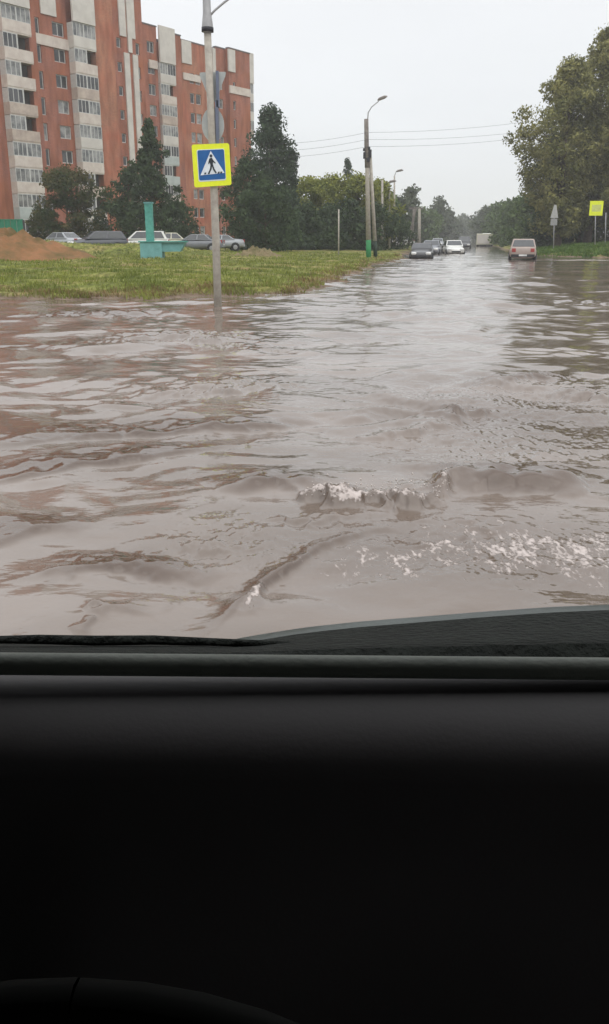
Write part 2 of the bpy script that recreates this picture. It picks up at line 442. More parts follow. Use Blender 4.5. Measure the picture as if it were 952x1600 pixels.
def water_material():
    m = bpy.data.materials.new("muddy flood water"); nt, N, L = nodes(m)
    b = N["Principled BSDF"]; b.inputs["IOR"].default_value = 1.62
    b.inputs["Specular IOR Level"].default_value = .5
    tc = N.new("ShaderNodeTexCoord")
    def noise(s, det=4, st=(1, 1, 1), rot=0):
        mp = N.new("ShaderNodeMapping"); mp.inputs["Scale"].default_value = st; mp.inputs["Rotation"].default_value = (0, 0, rot)
        L.new(tc.outputs["Object"], mp.inputs[0])
        n = N.new("ShaderNodeTexNoise"); n.inputs["Scale"].default_value = s; n.inputs["Detail"].default_value = det
        L.new(mp.outputs[0], n.inputs["Vector"]); return n.outputs["Fac"]
    def attr(n):
        a = N.new("ShaderNodeAttribute"); a.attribute_name = n; return a.outputs["Fac"]
    r = N.new("ShaderNodeValToRGB"); L.new(noise(.8, 5, (.5, 1, 1), .2), r.inputs[0])
    r.color_ramp.elements[0].position = .38; r.color_ramp.elements[0].color = (.128, .098, .076, 1)
    r.color_ramp.elements[1].position = .62; r.color_ramp.elements[1].color = (.200, .162, .136, 1)
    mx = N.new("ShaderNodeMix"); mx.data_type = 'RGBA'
    L.new(attr("mud_shade"), mx.inputs[0]); L.new(r.outputs[0], mx.inputs[6]); mx.inputs[7].default_value = (.066, .038, .022, 1)  # murky brown that also paints in dark steep faces and brown reflections
    # foam: patchy, broken up by noise
    a = N.new("ShaderNodeMath"); a.operation = 'ADD'
    fmix = N.new("ShaderNodeMix"); fmix.data_type = 'FLOAT'; fmix.inputs[0].default_value = .5
    L.new(noise(11, 6, (1, .45, 1), .35), fmix.inputs[2]); L.new(noise(46, 5, (1, .5, 1), .9), fmix.inputs[3])
    n1 = N.new("ShaderNodeMath"); n1.operation = 'MULTIPLY_ADD'; L.new(fmix.outputs[0], n1.inputs[0]); n1.inputs[1].default_value = 2.4; n1.inputs[2].default_value = -1.2
    L.new(attr("foam"), a.inputs[0]); L.new(n1.outputs[0], a.inputs[1])
    mr = N.new("ShaderNodeMapRange"); mr.interpolation_type = 'SMOOTHSTEP'; mr.inputs[1].default_value = .56; mr.inputs[2].default_value = .92
    L.new(a.outputs[0], mr.inputs[0])
    mf = N.new("ShaderNodeMix"); mf.data_type = 'RGBA'; L.new(mr.outputs[0], mf.inputs[0]); L.new(mx.outputs[2], mf.inputs[6]); mf.inputs[7].default_value = (.46, .40, .37, 1)
    L.new(mf.outputs[2], b.inputs["Base Color"])
    ro = N.new("ShaderNodeMapRange"); L.new(mr.outputs[0], ro.inputs[0]); ro.inputs[3].default_value = .035; ro.inputs[4].default_value = .7
    L.new(ro.outputs[0], b.inputs["Roughness"])
    # fine ripples
    s1 = N.new("ShaderNodeMath"); s1.operation = 'MULTIPLY_ADD'
    L.new(noise(9, 4, (.6, 1.2, 1), .1), s1.inputs[0]); s1.inputs[1].default_value = .6
    L.new(noise(2.6, 4, (.7, 1.3, 1), -.2), s1.inputs[2])
    s2 = N.new("ShaderNodeMath"); s2.operation = 'MULTIPLY_ADD'; L.new(mr.outputs[0], s2.inputs[0]); s2.inputs[1].default_value = .5; L.new(s1.outputs[0], s2.inputs[2])
    bp = N.new("ShaderNodeBump"); bp.inputs["Strength"].default_value = .42; bp.inputs["Distance"].default_value = .022
    L.new(s2.outputs[0], bp.inputs["Height"]); L.new(bp.outputs[0], b.inputs["Normal"])
    return m
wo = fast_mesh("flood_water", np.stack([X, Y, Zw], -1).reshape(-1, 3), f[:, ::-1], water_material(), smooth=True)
for nm, arr in (("foam", foam), ("mud_shade", mud_shade_v)):
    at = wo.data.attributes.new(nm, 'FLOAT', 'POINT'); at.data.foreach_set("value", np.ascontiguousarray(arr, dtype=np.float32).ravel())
tag(wo, kind="structure")

# droplets torn off the breaking bow wave
rs = np.random.RandomState(77); mb = MB()
for i in range(150):
    a = rs.uniform(0, 1); px = 478 + 222 * a; c = G(px, 784 - 8 * a + rs.normal(0, 3)) + Vector((rs.normal(0, .02), rs.normal(0, .05), .05 + abs(rs.normal(0, .035))))
    r_ = rs.uniform(.0025, .007)
    mb.add([c + Vector(q_) * r_ for q_ in ((1, 0, 0), (-1, 0, 0), (0, 1, 0), (0, -1, 0), (0, 0, 1.2), (0, 0, -1.2))], [(0, 2, 4), (2, 1, 4), (1, 3, 4), (3, 0, 4), (2, 0, 5), (1, 2, 5), (3, 1, 5), (0, 3, 5)])
mb.build("spray", mat('pale muddy spray', (.5, .44, .40), .3, .5), None, smooth=True, label="pale muddy droplets thrown up by the breaking wave ahead", cat="spray", kind="stuff")

# ------------------------------------------------------------------ grass
def grass(name, n, region, label, m, hmin, hmax, seed, wide=1.0):
    rs = np.random.RandomState(seed)
    xs, ys = region(rs, n)
    zs = terrain_h(xs, ys)
    keep = (zs > .015) & (snoise(xs, ys, 2.2, seed + 1, 3) > rs.uniform(-.9, .35, n))
    xs, ys, zs = xs[keep], ys[keep], zs[keep]; n = len(xs)
    hgt = rs.uniform(hmin, hmax, n) * np.clip(1 + .5 * snoise(xs, ys, 2.5, seed + 2, 2), .3, 2)
    w = hgt * rs.uniform(.10, .25, n) * wide * np.clip(ys / 28, .8, 2.5)
    th = rs.uniform(0, 6.28, n); lx, ly = rs.normal(0, .45, n) * hgt, rs.normal(0, .45, n) * hgt
    v = np.empty((n, 3, 3))
    v[:, 0] = np.stack([xs - w * np.cos(th), ys - w * np.sin(th), zs - .02], -1)
    v[:, 1] = np.stack([xs + w * np.cos(th), ys + w * np.sin(th), zs - .02], -1)
    v[:, 2] = np.stack([xs + lx, ys + ly, zs + hgt], -1)
    o = fast_mesh(name, v.reshape(-1, 3), np.arange(n * 3).reshape(-1, 3), m)
    return tag(o, label, "grass", kind="stuff")
M['grassblade'] = foliage('green grass blades', (.29, .31, .075), (.12, .15, .035), .45)
M['grassdry'] = foliage('dry weeds', (.28, .20, .10), (.15, .12, .05), .5)
def regL(rs, n):
    y = 20 + 55 * rs.uniform(0, 1, n) ** 1.7; a = rs.uniform(-.47, .12, n); return y * a, y
grass("grass", 120000, regL, "yellowish green grass on the left bank above the water", M['grassblade'], .04, .12, 41)
def regS(rs, n):
    i = rs.randint(0, len(sL) - 4, n); t = rs.uniform(0, 1, n)
    px = np.array([p.x for p in sL]); py = np.array([p.y for p in sL])
    return px[i] + t * (px[i + 1] - px[i]) + rs.normal(0, .6, n), py[i] + t * (py[i + 1] - py[i]) + np.abs(rs.normal(.2, .8, n))
grass("weeds", 9000, regS, "browner weeds along the flooded edge of the left bank", M['grassdry'], .05, .14, 51)
def regR(rs, n):
    y = rs.uniform(68, 105, n); a = rs.uniform(.22, .45, n); return y * a, y
M['grassR'] = foliage('deep green grass blades', (.13, .20, .045), (.06, .11, .02), .4)
grass("grass", 60000, regR, "deep green grass on the right bank below the tall trees", M['grassR'], .10, .25, 61)

# ------------------------------------------------------------------ apartment buildings
DU = Vector((.552, .834)); DU.normalize()
FLOOR0, ST = .9, 2.47
class Wing:
    def __init__(s, A, L, name_label, group):
        s.A, s.L = A, L
        s.t = empty("apartment_building", (A.x, A.y, 0.3), math.atan2(DU.y, DU.x), label=name_label, cat="apartment building", group=group)
        s.walls = MB()
    def uz(s, px, py, out=0.0):
        r = ray(px, py); nrm = Vector((DU.y, -DU.x))
        q = s.A + nrm * out
        t = q.dot(nrm) / (r.x * nrm.x + r.y * nrm.y)
        p = Vector((r.x * t, r.y * t)) - q
        return p.dot(DU), H + r.z * t - .3
    def u(s, px, py=100, out=0.0): return s.uz(px, py, out)[0]

def window(t, u0, u1, z0, z1, y, gm, mull=1):
    fr = MB(); w = .09
    fr.box(u0, u1, y - .05, y + .06, z0, z0 + w).box(u0, u1, y - .05, y + .06, z1 - w, z1)
    fr.box(u0, u0 + w, y - .05, y + .06, z0 + w, z1 - w).box(u1 - w, u1, y - .05, y + .06, z0 + w, z1 - w)
    for k in range(mull):
        c = u0 + (u1 - u0) * (k + 1) / (mull + 1); fr.box(c - .045, c + .045, y - .045, y + .055, z0 + w, z1 - w)
    o = fr.build("window", M['frame'], t)
    MB().box(u0 + w * .9, u1 - w * .9, y + .0, y + .03, z0 + w * .9, z1 - w * .9).build("pane", gm, o)
    return o

def balcony(w, u0, u1, k, out, kind):
    """one storey of a balcony column: cream parapet, then glazing or an open dark loggia"""
    z = FLOOR0 + ST * k - .3
    y0 = -out
    b = MB().box(u0, u1, y0, 0, z - .12, z + .02)
    b.box(u0, u1, y0 - .04, y0 + .06, z + .02, z + 1.02)
    b.box(u0, u0 + .06, y0 + .06, 0, z + .02, z + 1.02).box(u1 - .06, u1, y0 + .06, 0, z + .02, z + 1.02)
    o = b.build("balcony", M[random.choice(['cream', 'cream', 'white_panel', 'cream_dirty', 'parapet_grey'])], w.t)
    um = (u0 + u1) / 2 + random.uniform(-.1, .1)
    fr = MB()
    dk = MB()
    for side, (a, c) in enumerate(((u0, um), (um, u1))):
        if kind[side] == 'g':
            n = 3
            fr.box(a, c, y0, y0 + .06, z + 1.02, z + 1.08).box(a, c, y0, y0 + .06, z + 2.27, z + 2.35)
            for i in range(n + 1):
                q = a + (c - a) * i / n; fr.box(q - .035, q + .035, y0 - .01, y0 + .05, z + 1.08, z + 2.27)
            MB().box(a + .03, c - .03, y0 + .02, y0 + .04, z + 1.08, z + 2.27).build("pane", random.choice([M['glass_light'], M['glass'], M['glass_light']]), o)
    fr.box(um - .08, um + .08, y0 - .02, y0 + .3, z + 1.02, z + 2.34)
    fr.box(u0, u0 + .06, y0 + .06, 0, z + 1.02, z + 2.3) if kind[0] == 'g' else None
    fr.build("balcony_frame", M['frame'], o)
    dk.box(u0 + .12, u1 - .12, -.06, -.02, z + .1, z + 2.3).build("loggia_shade_sheet", M['dark'], o)  # dark sheet painting in the shade inside the loggia

def hole_wall(mb, u0, u1, z0, z1, y0, y1, holes):
    """brick slab between u0..u1 with rectangular openings; holes share columns: dict column (a,b) -> list of (za,zb)"""
    xs = sorted(holes, key=lambda h: h[0]); x = u0
    for (a, b) in xs:
        if a > x: mb.box(x, a, y0, y1, z0, z1)
        z = z0
        for (c, d) in sorted(holes[(a, b)]):
            if c > z: mb.box(a, b, y0, y1, z, c)
            z = d
        if z < z1: mb.box(a, b, y0, y1, z, z1)
        x = b
    if x < u1: mb.box(x, u1, y0, y1, z0, z1)

def facade(w, segs, top):
    """segs: (u0,u1,kind,out,top,windows) windows = list of (ua,ub,mullions,floors,height)"""
    for (u0, u1, kind, out, tp, wins) in segs:
        m = MB(); y0 = -out
        holes = {}
        for (a, b, mu, fl, zo, hh) in wins:
            holes[(a, b)] = [(FLOOR0 - .3 + ST * k + zo, FLOOR0 - .3 + ST * k + zo + hh) for k in fl]
        hole_wall(m, u0, u1, -1.0, tp, y0, y0 + .38, holes)
        if out > .4: m.box(u0, u0 + .3, y0 + .38, .4, -1, tp).box(u1 - .3, u1, y0 + .38, .4, -1, tp)
        m.build("wall", M['brick2'] if kind == 'o' else M['brick'], w.t)
        c = MB().box(u0 - .06, u1 + .06, y0 - .08, y0 + .5, tp, tp + .14).build("parapet_cap", M['slab'], w.t)
        for (a, b, mu, fl, zo, hh) in wins:
            for k in fl:
                z = FLOOR0 - .3 + ST * k + zo
                window(w.t, a, b, z, z + hh, y0 + .18, random.choice([M['glass'], M['glass'], M['glass_light']]), mu)

random.seed(5)
B1 = Vector((-19.75, 110.0)); L1 = 46.0
W1 = Wing(B1 - DU * L1, L1, "nearer and taller looking red brick apartment block at the left edge", "red brick apartment blocks")
TOP = 26.75
f10 = list(range(0, 10))[:10]; f9 = list(range(0, 9))
u = W1.u
a0, a1 = u(9, 100, 1.0), u(53, 100, 1.0)
b0, b1 = u(118, 100, .9), u(152, 100, .9)
segs = [
    (0.0, a0, 'r', .1, TOP, [(a0 - 11, a0 - 9.4, 1, f10, .8, 1.25), (a0 - 3.2, a0 - 1.8, 1, f10, .8, 1.25)]),
    (a1, u(60, 100, .6), 'r', .6, TOP - 1.0, []),
    (u(60, 100, .6), b0, 'r', .0, TOP - 1.0, [(u(60, 100, .6) + .25, u(60) + .55, 0, f9, .4, 1.7), (u(86), u(104), 1, f9, .8, 1.3)]),
    (b1, u(180, 100, .8), 'o', .8, TOP + .2, []),
    (u(180, 100, .8), u(222, 60), 'r', .1, TOP + .2, [(u(183), u(190), 0, f9, 1.1, 1.0), (u(212.5), u(218.5), 0, f9, .8, 1.2)]),
]
facade(W1, segs, TOP)
random.seed(9)
for k in range(0, 9):
    balcony(W1, a0, a1, k, 1.0, ('g' if k != 0 else 'g') + ('o' if k in (4, 5, 6, 7) else 'g'))
    balcony(W1, b0, b1, k, .9, 'g' + ('o' if k in (2, 7, 1) else 'g'))
def panel(w, u0, u1, z0, z1, out, m=None):
    return MB().box(u0, u1, -out - .14, -out + .1, z0, z1).build("cream_panel", m or M['white_panel'], w.t)
ztop = FLOOR0 - .3 + 9 * ST
panel(W1, a0, a1, ztop - .1, TOP + .3, 1.0); 
panel(W1, b0, b1, ztop - .1, TOP + .3, .9)
panel(W1, u(62, 10), u(86, 10), 22.9, 25.6, .0)
zb = W1.uz(80, 66)[1]
panel(W1, u(56), u(112), zb - .45, zb + .55, .0, M['cream'])
for (p0, p1) in ((193, 201), (206.5, 214)):
    panel(W1, u(p0), u(p1), 2.0, W1.uz(200, 84)[1], .1)
for (p0, p1) in ((184, 194), (199, 208)):
    panel(W1, u(p0, 30), u(p1, 30), W1.uz(195, 58)[1], TOP, .1)
panel(W1, W1.L - .7, W1.L - .1, 21.2, TOP, .12)
body = MB().box(0.1, L1 - .02, .38, 13, -1, TOP - .6)
body.build("wall", M['brick'], W1.t)
MB().box(0, L1, .3, 13.1, TOP - .6, TOP - .35).build("roof", M['slab'], W1.t)
MB().box(a0 - .1, a1 + .1, -1.2, .4, TOP + .3, TOP + .45).build("parapet_cap", M['slab'], W1.t)
MB().box(b0 - .1, b1 + .1, -1.1, .4, TOP + .3, TOP + .45).build("parapet_cap", M['slab'], W1.t)
MB().box(u(150), u(222, 60), .5, 6, TOP - .35, TOP + 1.6).build("lift_room", M['brick'], W1.t)

B2 = Vector(((393 - 476) / 1416 * 141, 141.0)); L2 = 32.0
W2 = Wing(B2 - DU * L2, L2, "farther red brick apartment block set back behind the crossing sign pole", "red brick apartment blocks")
u = W2.u
c0, c1 = u(250, 100, .9), u(274, 100, .9)
d0, d1 = u(345, 150, .8), u(356, 150, .8)
segs = [
    (0.0, c0, 'r', .5, TOP, [(u(229, 150), u(240, 150), 1, f10, .8, 1.3)]),
    (c1, u(281), 'r', .3, TOP - .2, []),
    (u(281), u(336), 'o', .0, TOP - .55, [(u(297, 140), u(304, 140), 0, f9, .8, 1.3), (u(306, 140), u(314, 140), 0, f9, .8, 1.3), (u(327, 140), u(333, 140), 0, f9, .8, 1.2)]),
    (u(336), u(350), 'r', .2, TOP - .3, [(u(341, 150), u(347, 150), 0, f9, .8, 1.25)]),
    (u(350), u(383, 120), 'r', .9, TOP - .2, [(u(357, 150), u(361, 150), 0, f9, .8, 1.2)]),
]
facade(W2, segs, TOP)
random.seed(12)
e0, e1 = u(383.5, 120, .7), L2 + .2
for k in range(0, 9):
    balcony(W2, c0, c1, k, .9, 'g' + ('o' if k in (7, 3, 1) else 'g'))
    balcony(W2, e0, e1, k, .7, 'g' + random.choice('og'))
panel(W2, c0, c1, ztop - .1, TOP + .2, .9)
panel(W2, u(283, 75), u(298, 75), 23.5, TOP - .5, .0)
panel(W2, u(331, 80), u(340, 80), 23.2, TOP - .5, .05)
panel(W2, u(349, 100), u(359, 100), 23.6, TOP - .3, .9)
panel(W2, e0, e1, ztop - .1, TOP, .7)
zb = W2.uz(236, 102)[1]; panel(W2, u(228), c0 - .1, zb - .45, zb + .5, .5, M['cream'])
zb = W2.uz(296, 121)[1]; panel(W2, u(285), u(312), zb - .4, zb + .45, .0, M['cream'])
zb = W2.uz(370, 144)[1]; panel(W2, u(351, 140), u(383, 140), zb - .5, zb + .5, .9, M['cream'])
MB().box(0.1, L2 - .02, .38, 13, -1, TOP - 1.4).build("wall", M['brick'], W2.t)
MB().box(0, L2, .3, 13.1, TOP - 1.4, TOP - 1.1).build("roof", M['slab'], W2.t)

# ------------------------------------------------------------------ trees
def leaf_cloud(cent, rad, per, size, rs, flat=.8, fill=.55):
    """leaf faces scattered through clumps; cent (K,3), rad (K,)"""
    K = len(cent); n = K * per
    c = np.repeat(cent, per, 0); rd = np.repeat(rad, per)
    d = rs.normal(0, 1, (n, 3)); d /= np.linalg.norm(d, axis=1)[:, None]
    rr_ = rs.uniform(0, 1, n) ** fill
    p = c + d * (rd * rr_)[:, None] * np.array([1, 1, flat])
    nrm = d * .7 + rs.normal(0, .7, (n, 3)) + np.array([0, 0, .35]); nrm /= np.linalg.norm(nrm, axis=1)[:, None]
    a = np.cross(nrm, rs.normal(0, 1, (n, 3))); a /= np.linalg.norm(a, axis=1)[:, None]
    b = np.cross(nrm, a)
    s = size * rs.uniform(.5, 1.35, n)
    a *= s[:, None]; b *= (s * rs.uniform(.35, .7, n))[:, None]
    v = np.stack([p - a, p - b * .9 + a * .1, p + a, p + b], 1)
    return v.reshape(-1, 3), np.arange(n * 4).reshape(-1, 4)

def Yb(b_): return b_[1]
def tree(name, label, base, height, width, m, bark, shape='round', seed=0, K=60, per=60, size=.22, crown0=.2, group=None, lean=0.0, clump=.9, cat="tree", depth=None):
    """tapered trunk, limbs and a crown of many small leaf faces in clumps"""
    rs = np.random.RandomState(seed)
    bz = ground_z(base[0], base[1]) - .05
    t = empty(name, (base[0], base[1], bz), 0, label=label, cat=cat, group=group)
    hgt = height - bz
    depth = depth or width
    cs, rd = [], []
    while len(cs) < K:
        q = rs.uniform(0, 1)
        z = crown0 + (1 - crown0) * q
        if shape == 'round': env = math.sin(math.pi * min(max(.12 + .86 * q, 0), 1)) ** .55
        elif shape == 'cone': env = (1 - q) ** .62 * (.88 + .12 * math.cos(q * 40)) + .05
        elif shape == 'column': env = min(1, 1.3 * (1 - q) ** .55) * (.85 + .15 * math.sin(q * 9 + seed))
        elif shape == 'big': env = (.50 + .50 * math.sin(math.pi * q ** 1.35)) * min(1, (1.03 - q) * 2.8) ** .6
        elif shape == 'hedge': env = 1.0 if q < .75 else .8
        else: env = (.55 + .55 * math.sin(math.pi * q))
        r_ = rs.uniform(.15, 1) ** .55; th = rs.uniform(0, 2 * math.pi)
        lump = 1 + .22 * math.sin(3 * th + seed) + .15 * math.sin(5 * th + 7 * q + seed * 2)
        rx = max(env * lump * width / 2 * r_ - clump * .5, 0)
        cs.append((rx * math.cos(th) + lean * q * hgt, rx * math.sin(th) * depth / width, z * hgt - clump * .4))
        rd.append(clump * rs.uniform(.55, 1.2) * (1 if shape != 'cone' else .35 + .75 * (1 - q)))
    cs, rd = np.array(cs), np.array(rd)
    # trunk and limbs
    top = hgt * (.9 if shape in ('cone', 'column') else .68)
    tr = MB(); r0 = max(.07, hgt * .019)
    tr.tube([(0, 0, -.3), (.03 * hgt * .1, 0, hgt * .1), (lean * .3 * hgt, .04, hgt * .35), (lean * .7 * hgt, 0, top)], [r0 * 1.35, r0, r0 * .8, r0 * .22], 9)
    trunk = tr.build("trunk", bark, t, smooth=True)
    lb = MB()
    for i in range(0, len(cs), max(1, len(cs) // 22)):
        e = Vector(cs[i]); z0 = max(hgt * crown0 * .8, min(e.z - .15 * hgt, top * .92)); fz = z0 / hgt
        s0 = Vector((lean * fz * hgt, 0, z0))
        lb.tube([s0, s0.lerp(e, .5) + Vector((0, 0, .25)), e], [r0 * .35, r0 * .2, r0 * .06], 5)
    lb.build("limb", bark, t, smooth=True)
    if Yb(base) < 125: per, size = int(per * 1.6), size * .78
    v, fc = leaf_cloud(cs, rd, per, size, rs)
    o = fast_mesh("crown", v, fc, m, t)
    return t

M['leaf_dark'] = foliage('dark green leaves', (.080, .120, .050), (.026, .044, .020))
M['leaf_spruce'] = foliage('blue green needles', (.088, .125, .072), (.032, .050, .032))
M['leaf_mid'] = foliage('mid green leaves', (.13, .185, .06), (.05, .08, .028))
M['leaf_olive'] = foliage('yellow olive leaves', (.30, .31, .06), (.10, .125, .03), .5)
M['leaf_brown'] = foliage('olive brown leaves', (.33, .31, .11), (.10, .11, .038), .35)
M['leaf_rust'] = foliage('rusty green leaves', (.13, .10, .04), (.035, .06, .018), .35)
M['leaf_grey'] = foliage('greyish green leaves', (.11, .13, .075), (.05, .065, .04), .4)
def TB(px, Y): return (P(px, 371, Y).x, Y)
def TH(py, Y): return P(476, py, Y).z
GL = "trees in front of the apartment blocks"
# left
tree("tree", "small rusty green tree before the nearer brick block, left of the white car", TB(108, 82), TH(258, 82), 7.4, M['leaf_rust'], M['bark'], 'round', 1, 90, 75, .20, .12, GL, clump=.9)
tree("tree", "low dark bush with bare stem at the left behind the earth mound", TB(62, 84), TH(318, 84), 2.6, M['leaf_rust'], M['bark'], 'round', 2, 16, 60, .18, .2, GL, clump=.6)
tree("fir_tree", "dark pointed tree between the two brick blocks", TB(241, 80), TH(180, 80), 7.4, M['leaf_dark'], M['bark'], 'cone', 3, 180, 60, .20, .06, GL, clump=1.0)
tree("tree", "dark low round tree filling the gap under the pointed tree", TB(205, 84), TH(262, 84), 4.4, M['leaf_dark'], M['bark'], 'round', 4, 50, 60, .2, .05, GL, clump=.9)
tree("shrub", "dark shrub right of the teal vent pipe behind parked cars", TB(283, 86), TH(315, 86), 4.0, M['leaf_dark'], M['bark'], 'round', 5, 34, 60, .2, .03, GL, clump=.8, cat="shrub")
tree("shrub", "dark green hedge bush behind the white hatchback", TB(175, 86), TH(312, 86), 6.2, M['leaf_dark'], M['bark'], 'round', 6, 40, 60, .2, .02, GL, clump=.9, cat="shrub")
tree("birch_tree", "tallest dark tree to the right of the brick blocks", TB(424, 84), TH(166, 84), 7.2, M['leaf_spruce'], M['bark_pale'], 'column', 7, 210, 60, .20, .05, GL, clump=1.0)
tree("tree", "dark tree leaning against the left side of the tallest dark tree", TB(386, 82), TH(240, 82), 5.0, M['leaf_dark'], M['bark'], 'round', 8, 95, 60, .20, .04, GL, clump=.9)
tree("tree", "narrow dark tree just right of the tallest dark tree", TB(455, 86), TH(226, 86), 3.0, M['leaf_spruce'], M['bark'], 'column', 9, 60, 60, .19, .04, GL, clump=.8)
tree("tree", "broad dark tree at the foot of the tallest dark tree", TB(415, 76), TH(280, 76), 7.4, M['leaf_dark'], M['bark'], 'round', 10, 80, 60, .20, .0, GL, clump=1.0)
GO = "yellowish trees behind the concrete poles"
for i, (px, py, Y, w) in enumerate(((485, 276, 96, 7.0), (520, 272, 98, 7.5), (560, 270, 97, 7.5), (592, 280, 100, 5.2))):
    tree("tree", ["yellow olive tree beside the dark trees", "yellow olive tree behind the thin white post", "broad yellow olive tree left of the concrete utility pole", "yellow olive tree behind the concrete utility pole"][i],
         TB(px, Y), TH(py, Y), w, M['leaf_olive'], M['bark'], 'round', 20 + i, 90, 60, .22, .25, GO, clump=1.0)
for i, (px, py, Y, w) in enumerate(((478, 318, 88, 6), (512, 316, 90, 6), (548, 312, 90, 6), (586, 318, 92, 5.4), (612, 325, 104, 4.5))):
    tree("shrub", ["dark shrub at the left end of the row under the olive trees", "dark shrub left of the thin white post", "dark shrub right of the thin white post", "dark shrub behind the foot of the utility pole", "dark shrub at the road end of the row"][i],
         TB(px, Y), TH(py, Y), w, M['leaf_dark'], M['bark'], 'round', 30 + i, 70, 60, .22, .0, "dark shrubs under the olive trees", clump=1.0, cat="shrub")
tree("tree", "slim dark poplar poking above the olive trees", TB(542, 130), TH(240, 130), 2.6, M['leaf_spruce'], M['bark'], 'column', 40, 34, 50, .22, .1, None, clump=.8)
# left side of the road, receding
far = [(606, 300, 125, 6, 'leaf_mid', "mid green tree behind the street lamps"), (622, 306, 140, 6, 'leaf_grey', "greyish tree right of the street lamps"),
       (641, 292, 170, 7.0, 'leaf_grey', "tall greyish tree with rounded top left of the road"), (657, 322, 185, 7, 'leaf_mid', "low green tree between two taller greyish trees"),
       (670, 327, 200, 8, 'leaf_mid', "green tree left of the second greyish treetop"), (684, 308, 220, 9, 'leaf_grey', "second tall greyish tree left of the road"),
       (700, 328, 260, 11, 'leaf_grey', "hazy tree beyond the second greyish tree"), (712, 338, 330, 13, 'leaf_grey', "small hazy tree near the end of the road on the left"),
       (722, 333, 420, 11, 'leaf_grey', "hazy pointed tree closing the view at the road end")]
for i, (px, py, Y, w, mm, lb) in enumerate(far):
    tree("tree", lb, TB(px, Y), TH(py, Y), w, M[mm], M['bark'], 'round', 50 + i, 46, 45, .26 + Y * .0009, .06, "trees along the left side of the road", clump=1.1 + Y * .003)
# right side of the road
GR = "tall trees on the right bank"
big = [(872, 92, 92, 11.0, "large olive brown tree nearest the road on the right bank", 'leaf_brown', 0),
       (918, 44, 95, 11.0, "tall olive brown tree behind the yellow square sign", 'leaf_brown', 0),
       (975, -8, 92, 13.0, "tallest olive brown tree cut by the right edge", 'leaf_brown', 0),
       (1055, -10, 96, 12, "olive brown tree just beyond the right edge", 'leaf_brown', 0),
       (856, 206, 97, 6.0, "shorter dark tree under the nearest large tree", 'leaf_dark', 0),
       (905, 190, 100, 9.0, "darker tree filling the gap between the large trees", 'leaf_dark', 0),
       (985, 190, 100, 9.0, "darker tree behind the right edge tree", 'leaf_dark', 0)]
for i, (px, py, Y, w, lb, mm, ln) in enumerate(big):
    tree("tree", lb, TB(px, Y), TH(py, Y), w, M[mm], M['bark'], 'big' if mm == 'leaf_brown' else 'round', 70 + i, 250 if mm == 'leaf_brown' else 130, 75, .22, .12 if mm == 'leaf_brown' else .05, GR, clump=1.15)
for i, (px, Y) in enumerate(((846, 103), (870, 104), (896, 103), (925, 104), (958, 103), (990, 104))):
    tree("shrub", ["dark undergrowth shrub at the road end of the right row", "dark undergrowth shrub behind the white triangular sign", "dark undergrowth shrub between the two sign posts", "dark undergrowth shrub behind the yellow square sign", "dark undergrowth shrub at the right edge", "dark undergrowth shrub just past the right edge"][i],
         TB(px, Y), TH(300 - 8 * (i % 2), Y), 5.2, M['leaf_dark'], M['bark'], 'round', 90 + i, 50, 55, .22, .0, "undergrowth below the tall trees", clump=1.0, cat="shrub")
row = [(828, 296, 120, 6.5), (815, 306, 135, 6.5), (802, 308, 150, 7), (790, 314, 165, 7), (779, 316, 185, 8), (768, 320, 210, 9), (757, 322, 245, 10), (748, 330, 300, 10), (741, 340, 380, 10)]
rl = ["green roadside tree closest to the tall trees, behind the beige car", "second green roadside tree from the tall trees", "third green roadside tree from the tall trees, above the beige car roof",
      "fourth green roadside tree from the tall trees", "fifth green roadside tree from the tall trees", "green tree right behind the pale truck", "green tree above the pale truck cab", "hazy tree left of the pale truck", "farthest hazy tree on the right of the road"]
for i, (px, py, Y, w) in enumerate(row):
    tree("tree", rl[i], TB(px, Y), TH(py, Y), w, M['leaf_mid'] if i < 5 else M['leaf_grey'], M['bark'], 'round', 110 + i, 52, 50, .24 + Y * .0008, .0, "roadside trees on the right", clump=1.1 + Y * .0025)

# ------------------------------------------------------------------ earth mound and brush heap
def mound(name, label, cat, c, rx, ry, h, m, seed):
    n, k = 70, 26; rs_ = seed
    vs = []; bz = min(ground_z(c[0] + a * rx * .7, c[1] + b * ry * .7) for a in (-1, 0, 1) for b in (-1, 0, 1)) - .06
    for i in range(k + 1):
        q = i / k
        for j in range(n):
            th = 2 * math.pi * j / n
            x, y = q * rx * math.cos(th), q * ry * math.sin(th)
            e = max(0, 1 - q ** 1.7) ** 1.05
            wv = float(snoise(np.array([x + 50.]), np.array([y + 20.]), 1.6, rs_, 4)[0])
            vs.append((x * (1 + .06 * math.sin(3 * th)), y, h * e * (1 + .20 * wv) + (.05 * wv +   .17 * float(snoise(np.array([x + 9.]), np.array([y * 1.5]), .5, rs_ + 1, 2)[0])) * (1 - q * q) if q < 1 else -.1))
    fs = [(i * n + j, i * n + (j + 1) % n, (i + 1) * n + (j + 1) % n, (i + 1) * n + j) for i in range(k) for j in range(n)]
    mb = MB(); mb.add(vs, fs)
    o = mb.build(name, m, None, smooth=True); o.location = (c[0], c[1], bz)
    return tag(o, label, cat)
M['earth'] = mat('orange brown earth', (.25, .125, .062), .95, .1, (.11, .082, .035), .8, 1, 4, lo=.38, hi=.62, detail=9)
p = P(8, 380, 46); mound("earth_mound", "orange brown heap of dug earth on the left bank", "earth mound", (p.x - 1.4, p.y), 6.4, 3.4, 1.5, M['earth'], 130)
M['brush'] = mat('dry brush', (.22, .17, .10), .95, .1, (.12, .11, .05), 2, .8, 8)
p = P(402, 385, 58); br_h = mound("brush_heap", "low brownish weedy heap left of the sign pole under the dark trees", "brush heap", (p.x, p.y), 1.9, 1.2, .55, M['brush'], 140)
